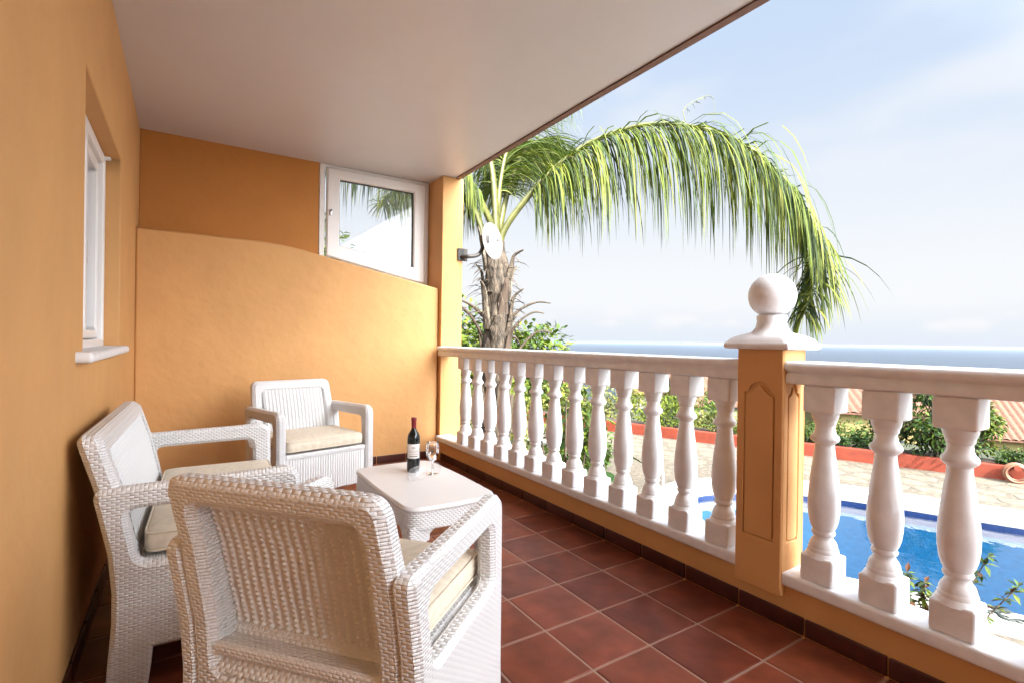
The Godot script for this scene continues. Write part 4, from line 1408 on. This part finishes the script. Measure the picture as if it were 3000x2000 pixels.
func build_furniture() -> void:
	var a := seat_furniture("armchair", "white rattan armchair in the foreground seen from behind", "armchair", 0.298, "white rattan armchairs")
	a.position = Vector3(-1.478, 0, 1.176)
	a.rotation.y = deg_to_rad(130.5)
	var b: Node3D = a.duplicate()
	b.name = numbered("armchair")
	add_child(b)
	b.position = Vector3(-1.169, 0, -0.952)
	b.rotation.y = deg_to_rad(13.0)
	tag(b, "white rattan armchair against the far wall, facing the table", "armchair", "white rattan armchairs")
	var c := seat_furniture("loveseat", "white rattan two seat sofa along the left wall", "sofa", 0.497, "")
	c.position = Vector3(-1.768, 0, 0.144)
	c.rotation.y = deg_to_rad(88.1)
	cushion(a.transform, "beige cushion on the foreground armchair", 0.238, 0.0, "beige seat cushions")
	cushion(b.transform, "beige cushion on the armchair by the far wall", 0.238, 0.0, "beige seat cushions")
	cushion(c.transform, "nearer beige cushion on the two seat sofa", 0.214, -0.219, "beige seat cushions")
	cushion(c.transform, "farther beige cushion on the two seat sofa", 0.214, 0.219, "beige seat cushions")

	# coffee table
	var t := thing("coffee_table", "low white rattan coffee table holding the wine bottle", "table", Vector3(-0.952, 0, 0.340), deg_to_rad(0.5))
	var hx := 0.193
	var hz := 0.345
	var s := Shape.new()
	var out := round_poly([Vector2(-hx, -hz), Vector2(0, -hz - 0.012), Vector2(hx, -hz), Vector2(hx + 0.010, 0), Vector2(hx, hz), Vector2(0, hz + 0.012), Vector2(-hx, hz), Vector2(-hx - 0.010, 0)], 0.07, 6)
	plate(s, out, 0.022, 0.009, func(p): return Vector3(p.x, 0.378 + p.z, p.y))
	put("tabletop", s.mesh(), M.resin, t)
	s = Shape.new()
	var rows := []
	for lv in [[0.314, -0.004], [0.318, -0.004], [0.34, -0.004], [0.36, -0.004], [0.377, -0.004], [0.383, -0.004]]:
		var row := PackedVector3Array()
		for p in inset(out, 0.008 if lv[0] < 0.316 else 0.004):
			row.append(Vector3(p.x, lv[0], p.y))
		rows.append(row)
	s.sheet(rows, true, true)
	rows = []
	for lv in [[0.314, 0.008], [0.320, 0.022], [0.375, 0.022]]:
		var row := PackedVector3Array()
		for p in inset(out, lv[1]):
			row.append(Vector3(p.x, lv[0], p.y))
		rows.append(row)
	s.sheet(rows, true)
	put("apron", s.mesh(), M.weave_fine, t)
	for sx in [-1.0, 1.0]:
		for sz in [-1.0, 1.0]:
			s = Shape.new()
			rows = []
			for lv in [[0.330, 0.150], [0.318, 0.128], [0.308, 0.108], [0.298, 0.094], [0.285, 0.084], [0.26, 0.076], [0.18, 0.068], [0.08, 0.058], [0.004, 0.052], [0.0, 0.048]]:
				var w: float = lv[1]
				var row := PackedVector3Array()
				var e := Vector2(hx - 0.008, hz - 0.008)
				for p in round_poly([Vector2(e.x - w, e.y - w), Vector2(e.x, e.y - w), Vector2(e.x, e.y), Vector2(e.x - w, e.y)], 0.022, 4):
					row.append(Vector3(p.x * sx, lv[0], p.y * sz))
				rows.append(row)
			s.sheet(rows, true, sx * sz < 0)
			put("leg", s.mesh(), M.weave_fine, t)

# ---------------------------------------------------------------- bottle and glasses
func label_picture() -> ImageTexture:
	var im := Image.create(96, 120, false, Image.FORMAT_RGB8)
	im.fill(Color(0.90, 0.88, 0.86))
	# small grey crest, a few lines of print and a dark band
	for y in range(18, 40):
		for x in range(34, 62):
			var d := Vector2((x - 48) / 14.0, (y - 29) / 11.0).length()
			if d < 1.0 and int(x * 0.6 + y) % 3 != 0:
				im.set_pixel(x, y, Color(0.62, 0.60, 0.58))
	for q in [[52, 22, 74, 3, 0.55], [62, 14, 82, 5, 0.62], [74, 26, 70, 2, 0.6], [84, 18, 78, 4, 0.5], [98, 20, 76, 7, 0.25]]:
		for x in range(q[1], q[2]):
			if (x * 7 + q[0]) % 5 != 0:
				for y in range(q[0], q[0] + q[3]):
					im.set_pixel(x, y, Color(q[4], q[4] * 0.9, q[4] * 0.92))
	return ImageTexture.create_from_image(im)

func build_table_things() -> void:
	var top := 0.400
	var bo := thing("wine_bottle", "dark red wine bottle with white label standing on the table", "bottle", Vector3(-0.922, top, 0.185))
	var s := Shape.new()
	lathe(s, Vector3.ZERO, [[Vector2(0.001, 0.001), Vector2(0.026, 0.0), Vector2(0.029, 0.004), Vector2(0.0295, 0.02), Vector2(0.0295, 0.150), Vector2(0.0285, 0.165), Vector2(0.024, 0.178), Vector2(0.016, 0.190), Vector2(0.0115, 0.200), Vector2(0.0105, 0.212), Vector2(0.0105, 0.250)]], 32)
	put("glass_body", s.mesh(), M.bottle, bo)
	s = Shape.new()
	lathe(s, Vector3.ZERO, [[Vector2(0.0112, 0.199), Vector2(0.0112, 0.238)], [Vector2(0.0112, 0.238), Vector2(0.0128, 0.240), Vector2(0.0128, 0.249), Vector2(0.011, 0.253), Vector2(0.0005, 0.2535)]], 28)
	put("capsule", s.mesh(), M.capsule, bo)
	# label with its own texture coordinates
	var st := SurfaceTool.new()
	st.begin(Mesh.PRIMITIVE_TRIANGLES)
	var face := atan2(-0.903, 2.24)
	for k in 17:
		for e in 2:
			var u := k / 16.0
			var a := face + lerpf(-1.15, 1.15, u)
			st.set_uv(Vector2(u, 1.0 - e))
			st.set_normal(Vector3(sin(a), 0, cos(a)))
			st.add_vertex(Vector3(sin(a) * 0.0299, 0.066 + 0.066 * e, cos(a) * 0.0299))
	for k in 16:
		for q in [0, 1, 2, 1, 3, 2]:
			st.add_index(k * 2 + q)
	var lm := StandardMaterial3D.new()
	lm.albedo_texture = label_picture()
	lm.roughness = 0.7
	put("label", st.commit(), lm, bo)

	var bowl := [[Vector2(0.0005, 0.060), Vector2(0.010, 0.061), Vector2(0.020, 0.070), Vector2(0.028, 0.088), Vector2(0.031, 0.105), Vector2(0.0295, 0.125), Vector2(0.0265, 0.146), Vector2(0.0262, 0.1468), Vector2(0.0258, 0.146)]]
	var stem := [[Vector2(0.030, 0.0), Vector2(0.030, 0.0015), Vector2(0.014, 0.004), Vector2(0.005, 0.009), Vector2(0.0035, 0.02), Vector2(0.0035, 0.045), Vector2(0.005, 0.054), Vector2(0.009, 0.061)], [Vector2(0.0005, 0.0), Vector2(0.030, 0.0)]]
	var thick := [[Vector2(0.0005, 0.060), Vector2(0.010, 0.061), Vector2(0.020, 0.070), Vector2(0.028, 0.088), Vector2(0.031, 0.105), Vector2(0.0295, 0.125), Vector2(0.0265, 0.146), Vector2(0.0258, 0.146), Vector2(0.0285, 0.125), Vector2(0.030, 0.105), Vector2(0.027, 0.089), Vector2(0.019, 0.072), Vector2(0.0005, 0.0635)]]
	var solid := StandardMaterial3D.new()
	solid.refraction_enabled = true
	solid.refraction_scale = 0.05
	solid.albedo_color = Color(1, 1, 1, 0.0)
	solid.roughness = 0.02
	for q in 2:
		var g: Node3D
		if q == 0:
			g = thing("wine_glass", "clear stemmed wine glass standing upright beside the bottle", "glass", Vector3(-0.864, top, 0.270))
		else:
			g = thing("wine_glass", "clear wine glass lying on its side in front of the bottle", "glass", Vector3(-0.905, top + 0.031, 0.262))
		s = Shape.new()
		lathe(s, Vector3.ZERO, thick if q == 0 else bowl, 32)
		put("bowl", s.mesh(), solid if q == 0 else M.glass, g)
		s = Shape.new()
		lathe(s, Vector3.ZERO, stem, 28)
		put("stem", s.mesh(), solid if q == 0 else M.glass, g)
		if q == 1:
			g.rotation = Vector3(0.0, 0.35, 1.57)
			g.position = Vector3(-0.855, top + 0.0312, 0.300)

# ---------------------------------------------------------------- dish on the pillar
func build_dish() -> void:
	var d := thing("wall_dish", "round white dish on a dark bent bracket fixed to the corner pillar", "dish antenna", Vector3(0.205, 1.76, ZB + 0.052))
	var s := Shape.new()
	rbox(s, Vector3(0.01, 0, 0.006), Vector3(0.095, 0.11, 0.014), 0.006, 2)
	put("mounting_plate", s.mesh(), M.iron, d)
	s = Shape.new()
	tube(s, spline([Vector3(0.0, -0.02, 0.01), Vector3(0.03, -0.022, 0.07), Vector3(0.12, 0.0, 0.09), Vector3(0.165, 0.07, 0.09), Vector3(0.165, 0.155, 0.09)], 8), 0.017, 0.017, 10)
	put("arm", s.mesh(), M.iron, d)
	s = Shape.new()
	rbox(s, Vector3(0.185, 0.145, 0.09), Vector3(0.075, 0.07, 0.05), 0.012, 2)
	put("clamp", s.mesh(), M.iron, d)
	s = Shape.new()
	# facing half right of the viewer
	var fw := Vector3(0.54, 0, -0.84)
	var rt := Vector3(0.84, 0, 0.54)
	var nrm := (rt * 0.86 - fw * 0.5 + Vector3(0, 0.1, 0)).normalized()
	var tb := Basis(Quaternion(Vector3.UP, nrm))
	lathe(s, Vector3(0.235, 0.13, 0.085), [[Vector2(0.0005, 0.0), Vector2(0.06, 0.004), Vector2(0.11, 0.015), Vector2(0.155, 0.032), Vector2(0.163, 0.036), Vector2(0.163, 0.032), Vector2(0.155, 0.026), Vector2(0.11, 0.008), Vector2(0.06, -0.004), Vector2(0.0005, -0.008)]], 40, tb)
	put("reflector", s.mesh(), M.dish, d)
	s = Shape.new()
	tube(s, PackedVector3Array([Vector3(0.235, 0.13, 0.085) + tb * Vector3(0, 0.0, 0.10), Vector3(0.235, 0.13, 0.085) + tb * Vector3(0, 0.10, 0.0)]), 0.006, 0.006, 8)
	rbox(s, Vector3(0.235, 0.13, 0.085) + tb * Vector3(0, 0.10, 0), Vector3(0.03, 0.03, 0.03), 0.008, 2)
	put("feed", s.mesh(), M.steel, d)
